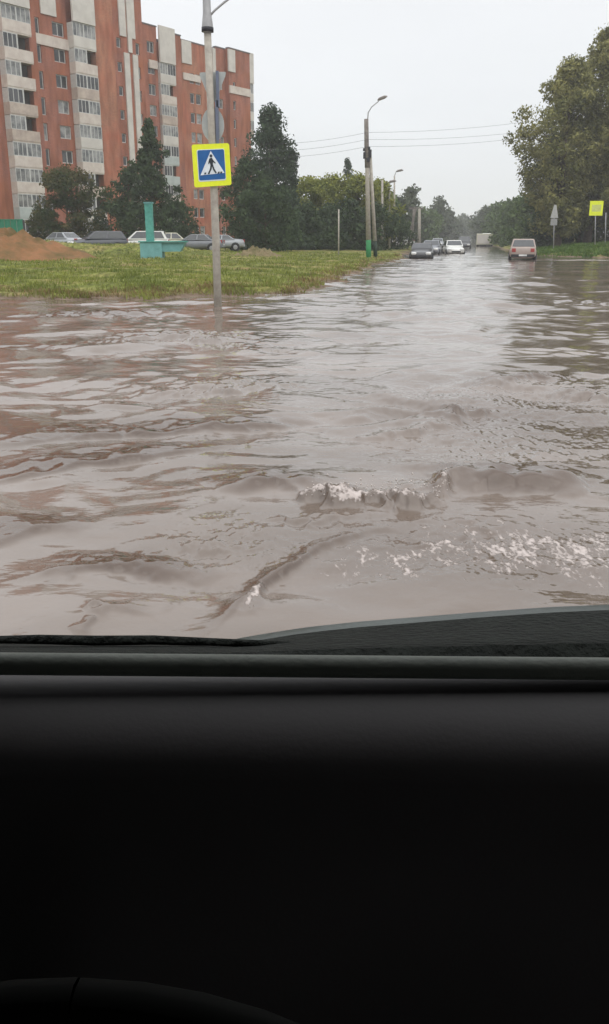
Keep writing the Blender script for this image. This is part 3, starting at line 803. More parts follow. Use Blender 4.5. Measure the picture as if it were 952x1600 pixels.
br_h["label"] = "low brownish weedy heap right of the sign pole under the dark trees"

# ------------------------------------------------------------------ near pole with signs
YP = 19.6
def rel(base, pts): return [Vector(q) - Vector(base) for q in pts]
pb = P(341, 482, YP)
pole = empty("street_pole", pb, 0, label="grey steel pole with flared collar standing in the water at the bank", cat="pole")
pts = [P(341, 482, YP) - Vector((0, 0, .5)), P(337, 360, YP), P(331, 200, YP), P(324.5, 52, YP)]
MB().tube(rel(pb, pts), [.088, .083, .078, .073], 16).build("shaft", M['concrete'], pole, smooth=True)
pts = [P(324.6, 52, YP), P(324.5, 47, YP), P(324.4, 44, YP), P(324.2, 34, YP), P(323.6, 20, YP), P(322.8, -10, YP), P(321, -70, YP)]
MB().tube(rel(pb, pts), [.07, .115, .118, .105, .082, .078, .07], 16).build("upper_shaft", M['metal_grey'], pole, smooth=True)
MB().tube(rel(pb, [P(324.6, 50, YP), P(324.5, 43, YP)]), .122, 16).build("collar", M['black'], pole, smooth=True)
MB().tube(rel(pb, [P(326, 27, YP), P(336, 16, YP), P(350, 4, YP), P(372, -12, YP), P(420, -30, YP)]), .022, 8).build("lamp_arm", M['metal_grey'], pole, smooth=True)
tg = MB()
# signs (each its own thing, hung on the pole)
def sign_frame(corners, Y):
    c = [P(a, b, Y) for a, b in corners]        # tl, tr, br, bl
    def q(s, t, off=0.0):
        p_ = c[0].lerp(c[1], s).lerp(c[3].lerp(c[2], s), t); return Vector((p_.x, p_.y - off, p_.z))
    return q
base = P(331, 258, YP - .13)
cs_ = empty("crossing_sign", base, 0, label="blue and white pedestrian crossing sign with bright yellow border on the grey pole", cat="road sign")
q = sign_frame([(299.5, 226), (358, 223.5), (362, 289), (304, 293)], YP - .13)
def plate(name, poly, off, th, m, par, qf=None):
    qf = qf or q
    mb = MB().prism([qf(s, t, off) - par["_b"] if False else qf(s, t, off) - Vector(par.location) for s, t in poly], (0, th, 0))
    return mb.build(name, m, par)
def rrect(a, b, c, d, r, n=4):
    o = []
    for (x, y, t0) in ((c - r, b + r, -90), (c - r, d - r, 0), (a + r, d - r, 90), (a + r, b + r, 180)):
        for i in range(n + 1):
            t = R(t0 + 90 * i / n); o.append((x + r * math.cos(t), y + r * math.sin(t)))
    return o
plate("border", rrect(0, 0, 1, 1, .05), 0.0, .02, M['yellow'], cs_)
plate("white_edge", rrect(.125, .125, .865, .875, .04), .004, .003, M['white_sheet'], cs_)
plate("blue_panel", rrect(.145, .14, .855, .845, .04), .008, .003, M['blue'], cs_)
plate("triangle", [(.50, .165), (.835, .70), (.185, .725)], .012, .003, M['white_sheet'], cs_)
ped = MB()
def pp(poly): ped.prism([q(.5 + (s - .5) * 1.12, .49 + (t - .49) * 1.12, .017) - Vector(cs_.location) for s, t in poly], (0, .004, 0))
pp([(.50 + .035 * math.cos(k * .7854), .305 + .035 * math.sin(k * .7854)) for k in range(8)])
pp([(.47, .35), (.52, .345), (.545, .40), (.53, .50), (.475, .50), (.455, .42)])        # torso
pp([(.525, .36), (.55, .40), (.60, .455), (.59, .475), (.535, .43), (.515, .39)])        # fore arm
pp([(.47, .36), (.455, .36), (.425, .45), (.43, .48), (.45, .46), (.475, .40)])          # rear arm
pp([(.50, .49), (.535, .485), (.565, .58), (.615, .665), (.585, .68), (.53, .60)])       # front leg
pp([(.475, .49), (.515, .50), (.495, .585), (.43, .685), (.395, .68), (.455, .575)])     # rear leg
ped.build("pedestrian_figure", M['black_sheet'], cs_)
zs_ = MB()
for a in (.30, .40, .66, .73): zs_.prism([q(s, t, .0165) - Vector(cs_.location) for s, t in ((a, .665), (a + .05, .665), (a + .035, .705), (a - .015, .708))], (0, .004, 0))
zs_.build("zebra_marks", M['black_sheet'], cs_)
# sign backs higher up
base = P(333, 195, YP + .12)
rs1 = empty("round_sign", base, 0, label="round grey sign back on the pole above the crossing sign", cat="road sign")
cx_, cz_ = base.x, base.z
r_ = .235
disc = [(cx_ - base.x + r_ * math.cos(t * math.pi / 16), 0, 1.45 * 0 + r_ * 1.42 * math.sin(t * math.pi / 16)) for t in range(32)]
MB().prism(disc, (0, .012, 0)).build("plate", M['sign_back'], rs1)
MB().box(.07, .13, -.16, -.02, -.40, .45).build("bracket", M['bracket'], rs1)
base = P(333, 131, YP + .12)
ts = empty("triangular_sign", base, 0, label="downward pointing triangular grey sign back near the top of the pole", cat="road sign")
qq = sign_frame([(312, 114), (353, 113), (353, 160), (312, 160)], YP + .12)
plate("plate", [(.0, .0), (.06, -.02), (.94, -.02), (1.0, .0), (.98, .12), (.62, .95), (.5, 1.02), (.40, .95), (.02, .12)], 0, .012, M['sign_back'], ts, qq)
MB().box(.075, .13, -.16, -.02, -.46, .22).build("bracket", M['bracket'], ts)

# ------------------------------------------------------------------ utility poles
def pole_at(name, label, cat, group, px, y0, y1, Y, r0, r1, m, green=None, px1=None, foot=None):
    b = P(px, y0, Y); b.z = ground_z(b.x, b.y) - .02
    t = empty(name, b, 0, label=label, cat=cat, group=group)
    top = P(px1 if px1 is not None else px, y1, Y)
    z_g = P(px, green, Y).z if green else b.z
    fr = (z_g - b.z) / (top.z - b.z)
    if green:
        mid = b.lerp(top, fr)
        MB().tube(rel(b, [b - Vector((0, 0, .3)), mid]), [r0 * 1.08, r0 * 1.04], 10).build("painted_base", foot or M['green_paint'], t, smooth=True)
        MB().tube(rel(b, [mid, top]), [r0, r1], 10).build("shaft", m, t, smooth=True)
    else:
        MB().tube(rel(b, [b - Vector((0, 0, .3)), top]), [r0, r1], 10).build("shaft", m, t, smooth=True)
    return t, b, top
YU = 61.0
up, ub, ut = pole_at("utility_pole", "concrete utility pole with green painted foot, dark line clamps and a lamp arm", "utility pole", None, 576.5, 403, 186, YU, .165, .115, M['concrete'], 375, 572.5)
MB().tube(rel(ub, [P(574, 262, YU), P(573, 225, YU), P(572.5, 186, YU)]), [.16, .15, .14], 10).build("dark_sleeve", M['concrete_dark'], up, smooth=True)
# raking brace of the same pole
bf = P(587.5, 403, YU + .4); bf.z = ground_z(bf.x, bf.y)
bt = P(578.5, 240, YU + .1); mid = bf.lerp(bt, .17)
br_ = MB().tube(rel(ub, [mid, bt]), [.13, .10], 10).build("brace", M['concrete'], up, smooth=True)
MB().tube(rel(ub, [bf - Vector((0, 0, .3)), mid]), [.14, .137], 10).build("brace_foot", M['black_green'], br_, smooth=True)
cl = MB()
for (dx, dy, w, h_) in ((-4.5, 243, 3.4, 9), (4.5, 240, 4, 11), (-5.5, 234, 2, 4), (1, 250, 5, 6), (3, 232, 3, 4)):
    c = P(574 + dx, dy, YU) - ub; s_ = YU / 1416
    cl.box(c.x - w * s_ * .5, c.x + w * s_ * .5, c.y - .18, c.y + .1, c.z - h_ * s_ * .5, c.z + h_ * s_ * .5)
cl.build("line_clamps", M['black'], up, bevel=.02)
MB().tube(rel(ub, [P(574.5, 190, YU), P(575.5, 176, YU), P(581, 167, YU), P(592, 158, YU)]), .035, 6).build("lamp_arm", M['metal_grey'], up, smooth=True)
lh = P(597.5, 153.5, YU) - ub
mb = MB(); mb.tube([lh + Vector((-.30, 0, -.12)), lh + Vector((-.2, 0, -.06)), lh + Vector((.15, 0, .07)), lh + Vector((.32, 0, .12))], [.03, .09, .10, .03], 8)
mb.build("lamp_head", M['concrete_dark'], up, smooth=True)
MB().tube(rel(ub, [P(587.5, 205, YU + .4), P(588.0, 403, YU + .4)]), .012, 5) if False else None

def lamp(label, px, ytop, Y, side, px_h):
    t, b, top = pole_at("street_lamp", label, "street lamp", "street lamps beyond the utility pole", px, 388, ytop + 8, Y, .15, .09, M['concrete'])
    e = P(px_h, ytop, Y)
    MB().tube(rel(b, [top, top.lerp(e, .4) + Vector((0, 0, .35)), e]), .04, 6).build("lamp_arm", M['metal_grey'], t, smooth=True)
    l = e - b
    MB().tube([l + Vector((-.35, 0, -.12)), l + Vector((-.15, 0, 0)), l + Vector((.3, 0, .08)), l + Vector((.5, 0, .06))], [.04, .13, .12, .04], 8).build("lamp_head", M['concrete_dark'], t, smooth=True)
lamp("street lamp with its head leaning left over the pole, left of the two lamps", 608.5, 284, 100, 1, 612)
lamp("second street lamp with its arm reaching right towards the road", 616.5, 267, 112, 1, 624)
pole_at("utility_pole", "plain concrete pole left of the two street lamps", "utility pole", None, 597.5, 388, 281, 96, .15, .11, M['concrete'])
pole_at("marker_post", "thin pale post alone on the grass left of the utility pole", "post", None, 529.5, 391, 327, 66, .05, .05, M['concrete'])
MB()
t, b, top = pole_at("utility_pole", "stubby pale concrete pole beside the dark car with lit looking headlights", "utility pole", None, 655.5, 384, 326, 105, .19, .15, M['concrete'])
t["label"] = "stubby pale concrete pole with a leaning brace above the dark oncoming car"
bf = P(636, 385, 106); bf.z = ground_z(bf.x, bf.y)
MB().tube(rel(b, [bf - Vector((0, 0, .2)), P(650, 324, 106)]), [.15, .12], 8).build("brace", M['concrete_dark'], t, smooth=True)
MB().box(-1.35, .3, -.1, .1, top.z - b.z - .05, top.z - b.z + .12).build("crossbar", M['concrete_dark'], t)
MB().tube(rel(b, [P(644.5, 385, 106), P(646.5, 324, 106)]), [.12, .10], 8).build("second_leg", M['concrete_dark'], t, smooth=True)

# wires across the road
def wire(label, pts, r=.008, sag=.25):
    out = []
    for a, b_ in zip(pts[:-1], pts[1:]):
        for i in range(9 if b_ is not pts[-1] else 10):
            s = i / 9; p_ = a.lerp(b_, s); p_.z -= sag * 4 * s * (1 - s); out.append(p_)
    b0_ = out[0].copy()
    o = MB().tube(rel(b0_, out), r, 5).build("power_line", M['wire'], None, smooth=True)
    o.location = b0_
    return tag(o, label, "power line", "overhead wires at the utility pole")
wire("topmost overhead wire crossing the road from the utility pole", [P(380, 225, 66), P(574, 207, YU - .2), P(870, 183, 72)])
wire("middle overhead wire crossing the road from the utility pole", [P(380, 236, 66), P(574, 218, YU - .2), P(870, 199, 72)])
wire("lowest overhead wire crossing the road from the utility pole", [P(380, 246, 66), P(574, 229, YU - .2), P(870, 208, 72)])

# ------------------------------------------------------------------ signs on the right
def small_post(px, y0, y1, Y, label, name="sign_post"):
    t, b, top = pole_at(name, label, "sign post", None, px, y0, y1, Y, .04, .04, M['metal_grey'])
    return t, b, top
YS = 82
def ground_sign(name, label, px, ytop, y_bot, w, m, mb_poly=None, px_post=None, border=None):
    b = P(px, 376, YS); b.z = ground_z(b.x, b.y) - .02
    t = empty(name, b, 0, label=label, cat="road sign")
    tp = P(px, ytop + 1, YS)
    MB().tube(rel(b, [b - Vector((0, 0, .2)), tp]), .045, 8).build("post", M['metal_grey'], t, smooth=True)
    return t, b
t, b = ground_sign("road_sign", "bright yellow square sign board on a thin post before the right trees", 931, 315, 336, .7, None)
s_ = YS / 1416
c = P(931.5, 325.5, YS) - b
MB().box(c.x - .60, c.x + .60, c.y - .09, c.y - .06, c.z - .62, c.z + .62).build("border", M['yellow'], t, bevel=.01)
MB().box(c.x - .40, c.x + .42, c.y - .097, c.y - .091, c.z - .28, c.z + .30).build("panel", mat('pale yellow green film', (.62, .66, .20), .5, .4), t)
t, b = ground_sign("road_sign", "narrow white sign with small plate beneath on a post under the trees", 866.5, 322, 350, .5, None)
c = P(866.5, 334, YS) - b
MB().prism([c + Vector((x, -.06, z)) for x, z in ((-.10, .75), (.10, .75), (.2, .3), (.35, -.35), (-.35, -.35), (-.2, .3))], (0, .02, 0)).build("white_plate", mat('weathered white sheeting', (.42, .42, .40), .6, .3), t)
MB().box(c.x - .30, c.x + .30, c.y - .08, c.y - .06, c.z - .98, c.z - .42).build("lower_plate", mat('grey sheeting', (.30, .30, .29), .6, .3), t)
small_post(947, 375, 332, 84, "thin bare post right of the yellow square sign")

# ------------------------------------------------------------------ teal vent pipe, fence piece
b = P(238, 392, 50); b.z = ground_z(b.x, b.y) - .03
vp = empty("vent_pipe", b, 0, label="teal square pipe rising from a faded teal base box with a flat tray", cat="vent pipe")
zt = P(236, 318, 50).z - b.z; z1 = P(238, 378, 50).z - b.z
mb = MB().box(-.27, .13, -.2, .2, z1, zt); mb.build("pipe", M['teal'], vp, bevel=.02)
MB().box(-.31, .17, -.24, .24, zt, zt + .07).build("cap", M['teal_light'], vp)
MB().box(-.58, .62, -.5, .5, -.1, z1 - .02).build("base_box", M['teal_light'], vp, bevel=.03)
MB().box(-.66, 1.95, -.55, .55, z1 - .02, z1 + .05).build("lid", M['teal'], vp, bevel=.01)
mb = MB(); mb.prism([Vector((.62, -.4, z1 - .03)), Vector((1.9, -.4, z1 - .03)), Vector((1.6, -.4, z1 - .5)), Vector((.62, -.4, z1 - .52))], (0, .8, 0)); mb.build("tray", M['teal_light'], vp)
MB().box(-.55, .05, -.52, -.505, .05, z1 - .12)
a = P(-60, 352, 60); c = P(36, 352, 60)
gz = ground_z(c.x, c.y)
fn = empty("site_fence", (a.x, 60, gz), 0, label="green sheet fence top showing behind the earth mound", cat="fence")
zf = P(0, 344, 60).z - gz
mb = MB()
for i in range(20):
    x0 = (c.x - a.x) * i / 20; x1 = (c.x - a.x) * (i + 1) / 20; mb.box(x0, x1 - .02, 0 if i % 2 else .03, .05 if i % 2 else .08, .02, zf)
mb.build("sheet", M['green_fence'], fn)
MB().box(-.02, c.x - a.x + .02, -.01, .10, zf, zf + .06).build("rail", M['green_fence'], fn)

# ------------------------------------------------------------------ cars
def ring(x, zb, zt, hw, n=16, e=3.4, tuck=.0):
    out = []; zc, hh = (zb + zt) / 2, (zt - zb) / 2
    for k in range(n):
        t = 2 * math.pi * (k + .5) / n
        cy, cz = math.cos(t), math.sin(t)
        y = hw * math.copysign(abs(cy) ** (2 / e), cy); z = zc + hh * math.copysign(abs(cz) ** (2 / e), cz)
        if z < zc: y *= 1 - tuck
        out.append((x, y, z))
    return out
def quad_on(mb, a, b, c, d, inset, off):
    A, B, C, D = map(Vector, (a, b, c, d)); ctr = (A + B + C + D) / 4
    n = (B - A).cross(D - A).normalized()
    ps = [ctr + (p_ - ctr) * (1 - inset) for p_ in (A, B, C, D)]
    mb.prism([p_ + n * off for p_ in ps], n * .01)
def make_car(label, cat, loc, rz, paint, Lc=4.3, Wc=1.72, Hc=1.45, style='hatch', group=None, name="parked_car", wheels=True, roofp=None):
    t = empty(name, loc, rz, label=label, cat=cat, group=group)
    hl, hw = Lc / 2, Wc / 2; zb, belt = .22, .90
    hood = .86
    if style == 'sedan': st = [(-hl, .42, .80, .80), (-hl + .08, .28, .92, .93), (-hl + .7, zb, .97, 1), (-.6, zb, belt + .04, 1), (.7, zb, belt + .02, 1), (1.0, zb, belt, 1), (hl - .5, zb, .80, .97), (hl - .1, .28, .70, .88), (hl, .36, .60, .74)]
    else: st = [(-hl, .40, .88, .84), (-hl + .07, .26, 1.0, .95), (-hl + .6, zb, 1.0, 1), (0, zb, .96, 1), (.8, zb, .93, 1), (hl - .8, zb, .88, .98), (hl - .35, .24, .80, .93), (hl - .08, .28, .68, .86), (hl, .36, .58, .72)]
    MB().loft([ring(x, a, b_, hw * w_, 18) for x, a, b_, w_ in st]).build("body", paint, t, smooth=True)
    if style == 'sedan': xb0, xb1, xt0, xt1 = -hl + .75, .98, -hl + 1.35, .25
    elif style == 'van': xb0, xb1, xt0, xt1 = -hl + .04, 1.25, -hl + .15, .6
    else: xb0, xb1, xt0, xt1 = -hl + .06, 1.05, -hl + .42, .30
    zt, wb, wt = Hc, hw * .95, hw * .76
    zb_ = .88
    c = [(xb0, -wb, zb_), (xb1, -wb, zb_), (xb1, wb, zb_), (xb0, wb, zb_), (xt0, -wt, zt), (xt1, -wt, zt), (xt1, wt, zt), (xt0, wt, zt)]
    mb = MB(); mb.add(c, [(0, 3, 2, 1), (4, 5, 6, 7), (0, 1, 5, 4), (1, 2, 6, 5), (2, 3, 7, 6), (3, 0, 4, 7)])
    mb.build("cabin", roofp or paint, t, bevel=.05)
    def lerpz(i, j, f_): return Vector(c[i]).lerp(Vector(c[j]), f_)
    lo, hi_ = .16, .92
    w_ = MB(); quad_on(w_, lerpz(1, 5, lo), lerpz(2, 6, lo), lerpz(2, 6, hi_), lerpz(1, 5, hi_), .10, .006); w_.build("windscreen", M['car_glass'], t)
    w_ = MB(); quad_on(w_, lerpz(3, 7, lo), lerpz(0, 4, lo), lerpz(0, 4, hi_), lerpz(3, 7, hi_), .12, .006); w_.build("rear_window", M['car_glass'], t)
    for (i, j, k_, l_, flip) in ((0, 1, 5, 4, 0), (3, 2, 6, 7, 1)):
        A, B = lerpz(i, l_, lo), lerpz(j, k_, lo); Cc, D = lerpz(j, k_, hi_), lerpz(i, l_, hi_)
        for (s0, s1) in ((.06, .48), (.52, .94)):
            a_, b_ = A.lerp(B, s0), A.lerp(B, s1); c_, d_ = D.lerp(Cc, s1), D.lerp(Cc, s0)
            w_ = MB()
            if flip: quad_on(w_, b_, a_, d_, c_, .03, .006)
            else: quad_on(w_, a_, b_, c_, d_, .03, .006)
            w_.build("side_window", M['car_glass'], t)
    for sy in (-1, 1):
        MB().loft([ring(hl - .30, .56, .72, .02, 8), ring(hl - .08, .52, .74, .21, 8), ring(hl + .03, .54, .72, .17, 8)]).build("headlight", M['headlight'], t, smooth=True)
        COL.objects[-1].location = (0, sy * hw * .62, 0)
        MB().box(-hl - .015, -hl + .12, -.13, .13, .66, .90).build("taillight", M['taillight'], t, bevel=.02)
        COL.objects[-1].location = (0, sy * hw * .68, 0)
        for xw in (-hl + .78, hl - .80):
            if not wheels: continue
            wh = MB().tube([(0, -.10, 0), (0, -.09, 0), (0, .09, 0), (0, .10, 0)], [.27, .30, .30, .27], 20).build("wheel", M['rubber'], t, smooth=False)
            wh.location = (xw, sy * (hw - .07), .30)
            rm = MB().tube([(0, sy * .095, 0), (0, sy * .115, 0)], [.19, .16], 12).build("rim", M['rim'], wh)
            mb = MB().tube([(xw, sy * (hw - .16), .32), (xw, sy * (hw + .004), .32)], .355, 20); mb.build("wheel_arch", M['trim'], t)
    MB().box(hl - .06, hl + .02, -.42, .42, .36, .50).build("grille", M['trim'], t, bevel=.01)
    MB().box(-hl - .03, -hl + .1, -hw * .86, hw * .86, .34, .52).build("bumper", M['trim'] if style == 'hatch' else paint, t, bevel=.03)
    MB().box(-hl - .045, -hl - .03, -.26, .26, .50 if style != 'hatch' else .40, .61 if style != 'hatch' else .51).build("number_plate", M['plate'], t)
    return t
def paint(name, c, r=.3): return mat(name, c, r, .5, tuple(x * .85 for x in c), 2, coat=.4)
PT = dict(dark=paint('dark blue grey paint', (.055, .06, .075)), white=paint('white paint', (.68, .68, .64)), silver=paint('silver paint', (.36, .38, .40)),
          beige=paint('dusty beige paint', (.34, .27, .23), .45), black=paint('black paint', (.03, .03, .033)), grey=paint('mid grey paint', (.17, .18, .20)), red=paint('dull red paint', (.26, .06, .05)), cream=paint('cream paint', (.62, .60, .45)))
GP = "cars parked before the brick blocks"
def gp(px, Y): 
    p_ = P(px, 380, Y); return (p_.x, Y, ground_z(p_.x, Y))
make_car("dark blue grey hatchback parked second from the left, beside the rusty tree", "car", gp(153, 66), R(205), PT['dark'], 4.1, 1.7, 1.45, 'hatch', GP)
make_car("silver car parked leftmost, half hidden by the earth mound and dark hatchback", "car", gp(97, 71), R(150), PT['silver'], 4.2, 1.7, 1.35, 'sedan', GP)
make_car("white hatchback parked just left of the teal pipe", "car", gp(221, 70), R(185), PT['white'], 4.3, 1.72, 1.52, 'hatch', GP)
make_car("cream car parked right behind the teal pipe and tray", "car", gp(262, 73), R(200), PT['cream'], 4.0, 1.7, 1.4, 'sedan', GP)
make_car("grey low car parked left of the crossing sign pole", "car", gp(306, 71), R(175), PT['grey'], 4.4, 1.72, 1.32, 'sedan', GP)
make_car("silver car nose showing right of the crossing sign pole", "car", gp(342, 74), R(190), PT['silver'], 4.1, 1.7, 1.25, 'sedan', GP)
# moving cars
def wp(px, Y, z): p_ = P(px, 380, Y); return (p_.x, Y, z)
RD = math.atan2(1, TR)
make_car("beige hatchback seen from behind driving through the flood on the right", "car", wp(817.5, 62, -.14), RD - R(2), PT['beige'], 4.0, 1.78, 1.50, 'hatch', None, "car")
GC = "oncoming cars in the flooded road"
make_car("dark car with pale headlights coming towards us, nearest the left bank", "car", wp(660, 68, -.30), R(261), PT['black'], 4.2, 1.7, 1.36, 'sedan', GC, "car")
make_car("dark car directly behind the nearest oncoming dark car", "car", wp(675, 84, -.20), R(258), PT['grey'], 4.2, 1.7, 1.4, 'sedan', GC, "car")
make_car("white car coming towards us in the middle of the road", "car", wp(709, 86, -.25), R(268), PT['white'], 4.3, 1.72, 1.45, 'sedan', GC, "car")
make_car("tall dark car right behind the oncoming white car", "car", wp(726, 128, -.15), RD + math.pi, PT['black'], 4.5, 1.8, 1.75, 'hatch', GC, "car")
make_car("small pale car far off left of the white oncoming car", "car", wp(684, 130, -.05), RD + math.pi, PT['silver'], 4.2, 1.7, 1.4, 'sedan', GC, "car")
GW = "white cars parked behind the street lamps"
make_car("white car parked behind the plain concrete pole", "car", gp(597, 120), R(250), PT['white'], 4.2, 1.7, 1.4, 'hatch', GW)
make_car("white car parked between the two street lamps", "car", gp(612, 122), R(262), PT['white'], 4.2, 1.7, 1.4, 'sedan', GW)
make_car("white car parked right of the two street lamps", "car", gp(630, 126), R(235), PT['white'], 4.2, 1.7, 1.35, 'sedan', GW)
# pale truck
tb = P(758, 376, 155); 
tk = empty("truck", (tb.x, 155, -.25), RD - R(6), label="pale cream truck with a box body far down the road on the right", cat="truck")
MB().box(-3.0, 2.2, -1.15, 1.15, .55, 2.3).build("cargo_box", PT['cream'], tk, bevel=.05)
MB().loft([ring(2.3, .6, 2.3, 1.0, 12, 5), ring(2.6, .6, 2.4, 1.05, 12, 5), ring(3.6, .6, 2.2, 1.02, 12, 5), ring(4.0, .6, 1.5, .98, 12, 5)]).build("cab", PT['white'], tk, smooth=False)
MB().box(-2.9, 3.8, -.5, .5, .25, .54).build("chassis", M['trim'], tk)
for sx_, sy_ in ((-2, -1), (-2, 1), (2.9, -1), (2.9, 1)):
    w_ = MB().tube([(0, -.13, 0), (0, .13, 0)], .45, 16).build("wheel", M['rubber'], tk); w_.location = (sx_, sy_ * .95, .45)
MB().box(-3.06, -3.0, -1.0, 1.0, .7, 2.15).build("rear_door", M['white_panel'], tk)

# ------------------------------------------------------------------ the car we sit in
YAW = -R(1.2)
me_car = empty("car", (.30, 0, 0), YAW, label="dark interior and wet grey green bonnet of the car we sit in", cat="car")
def LC(v):                                            # world -> this car's own frame
    v = Vector(v) - Vector((.30, 0, 0)); return Matrix.Rotation(-YAW, 3, 'Z') @ v
M['dash'] = mat('black soft dashboard', (.085, .078, .078), .6, .5, (.075, .068, .068), 3, .03, 300)
M['fascia'] = mat('black fascia', (.0035, .004, .0033), .8, .05, (.003, .0034, .003), 3)
M['dash_edge'] = mat('dark grey green moulding', (.19, .205, .175), .6, .3, (.16, .175, .15), 6, .1, 200)
M['hood'] = mat('wet grey green paint', (.040, .050, .044), .32, .35, (.030, .038, .033), 8, .05, 60)
M['cowl'] = mat('rough black plastic', (.013, .016, .013), .75, .15, (.006, .0075, .006), 30, .6, 90)
M['lining'] = mat('dark lining', (.008, .008, .008), .95, .03)
def light_cut_mat():
    m = bpy.data.materials.new("light cutting dark glass"); nt, N, L = nodes(m); N.remove(N["Principled BSDF"])
    t_ = N.new("ShaderNodeBsdfTransparent"); t_.inputs[0].default_value = (.10, .11, .11, 1)  # very dark tint added to keep side light off the dashboard
    g_ = N.new("ShaderNodeBsdfGlossy"); g_.inputs["Roughness"].default_value = .02; g_.inputs[0].default_value = (.8, .8, .8, 1)
    fr = N.new("ShaderNodeFresnel"); fr.inputs[0].default_value = 1.45
    mx_ = N.new("ShaderNodeMixShader"); L.new(fr.outputs[0], mx_.inputs[0]); L.new(t_.outputs[0], mx_.inputs[1]); L.new(g_.outputs[0], mx_.inputs[2])
    L.new(mx_.outputs[0], N["Material Output"].inputs["Surface"]); return m
M['light_cut'] = light_cut_mat()
M['wheel_leather'] = mat('worn black leather', (.005, .0056, .0042), .8, .1)
# bonnet: its far crest follows a crowned line
crest = [(100, 1030), (200, 1024), (270, 1015), (330, 1002), (400, 989), (476, 977), (560, 968), (660, 960), (760, 952), (860, 945), (952, 941), (1100, 938), (1300, 944), (1600, 975)]
hv = []; 
nx = 60
def crest_y(px):
    for (a, b_), (c_, d) in zip(crest[:-1], crest[1:]):
        if px <= c_: return b_ + (d - b_) * (px - a) / (c_ - a)
    return crest[-1][1]
rows = []
prof = [(.0, .0), (.012, -.005), (.03, -.018), (.08, -.050), (.2, -.12), (.4, -.24), (.6, -.38)]
for dy in [(-.22, -.050), (-.17, -.032), (-.12, -.018), (-.07, -.008), (-.03, -.002)] + prof:
    r_ = []
    for i in range(nx + 1):
        px = 120 + (1600 - 120) * i / nx
        c_ = P(px, crest_y(px), 1.16)
        r_.append(tuple(LC(c_ + Vector((0, dy[0], dy[1] - .004)))))
    rows.append(r_)
MB().loft(rows, close=False).build("bonnet", M['hood'], me_car, smooth=True)
# wiper lying at the foot of the glass
wp_ = [LC(P(px, y_, .94)) for px, y_ in ((-60, 1000), (60, 999), (150, 1001), (240, 1000), (330, 1003), (520, 1010))]
wi = MB().tube(wp_, [.004, .006, .0065, .006, .005, .004], 8).build("wiper", M['cowl'], me_car, smooth=True)
# cowl panel: dark, just behind the bonnet
rows = []
for (yy, k_) in ((1.02, 0), (.96, .25), (.88, .55), (.83, .72), (.80, 1.6), (.76, 2.2)):
    r_ = []
    for i in range(nx + 1):
        px = -400 + 2000 * i / nx
        cyp = crest_y(px) + 12 if px > 330 else 1001 + (330 - px) * .006
        cyp = min(cyp, 1003 + .5 * math.sin(px * .08) if px < 340 else 1003)
        yp = cyp + (1026 - cyp) * k_
        r_.append(tuple(LC(P(px, yp, yy))))
    rows.append(r_)
MB().loft(rows, close=False).build("cowl_panel", M['cowl'], me_car, smooth=True)
# edge moulding along the windscreen foot
pts = [LC(P(px, 1037 + (px - 0) * .0085, .725 * .70)) for px in (-1700, -600, 0, 300, 600, 952, 2000, 3700)]
ed = []
for p_ in pts: ed.append([(p_.x, p_.y + .0080 * math.cos(t), p_.z + .0072 * math.sin(t)) for t in [2 * math.pi * k / 16 for k in range(16)]])
MB().loft(ed).build("windscreen_moulding", M['dash_edge'], me_car, smooth=True)
# dashboard top rolling over into its dark face
pr = [(.756, 1.030), (.753, 1.045)] + [(.745 - .113 * math.sin(R(a)), 1.0 + .055 * math.cos(R(a))) for a in range(0, 91, 6)] + [(.634, .97), (.64, .93), (.65, .80), (.66, .60)]
KI = .70
pr = [(a * KI, H - (H - b_) * KI) for a, b_ in pr]
x0, x1 = -.84, .84
for nm_, prr, mm_ in (("dashboard", pr, 'dash'),):
    MB().loft([[(x, a, b_) for a, b_ in prr] for x in (x0, -.6, -.3, 0, .3, .6, x1)], close=False).build(nm_, M[mm_], me_car, smooth=True)
# steering wheel in front of the dash
wc = LC(P(90, 1640, .20) + Vector((0, .0, -.165)))
top = LC(P(120, 1584, .235))
tilt = Vector((0, .42, .91)).normalized(); sidev = Vector((1, 0, 0))
rad = .215; cen = top - tilt * rad
rp = [cen + (sidev * math.sin(a) + tilt * math.cos(a)) * rad for a in [2 * math.pi * k / 64 for k in range(65)]]
sw = MB().tube(rp, .0115, 12, cap=False).build("steering_wheel", M['wheel_leather'], me_car, smooth=True)
sp_ = MB()
for a in (R(100), R(180), R(260)):
    sp_.tube([cen, cen + (sidev * math.sin(a) + tilt * math.cos(a)) * rad], [.03, .014], 8)
sp_.build("spokes", M['lining'], sw, smooth=True)
hubn = sidev.cross(tilt)
MB().tube([cen - hubn * .02, cen + hubn * .04], [.06, .05], 20).build("hub", M['lining'], sw, smooth=True)
MB().tube([cen - hubn * .0 + Vector((0, .03, 0)), Vector((cen.x, .60, .78))], [.03, .03], 10).build("steering_column", M['lining'], sw)
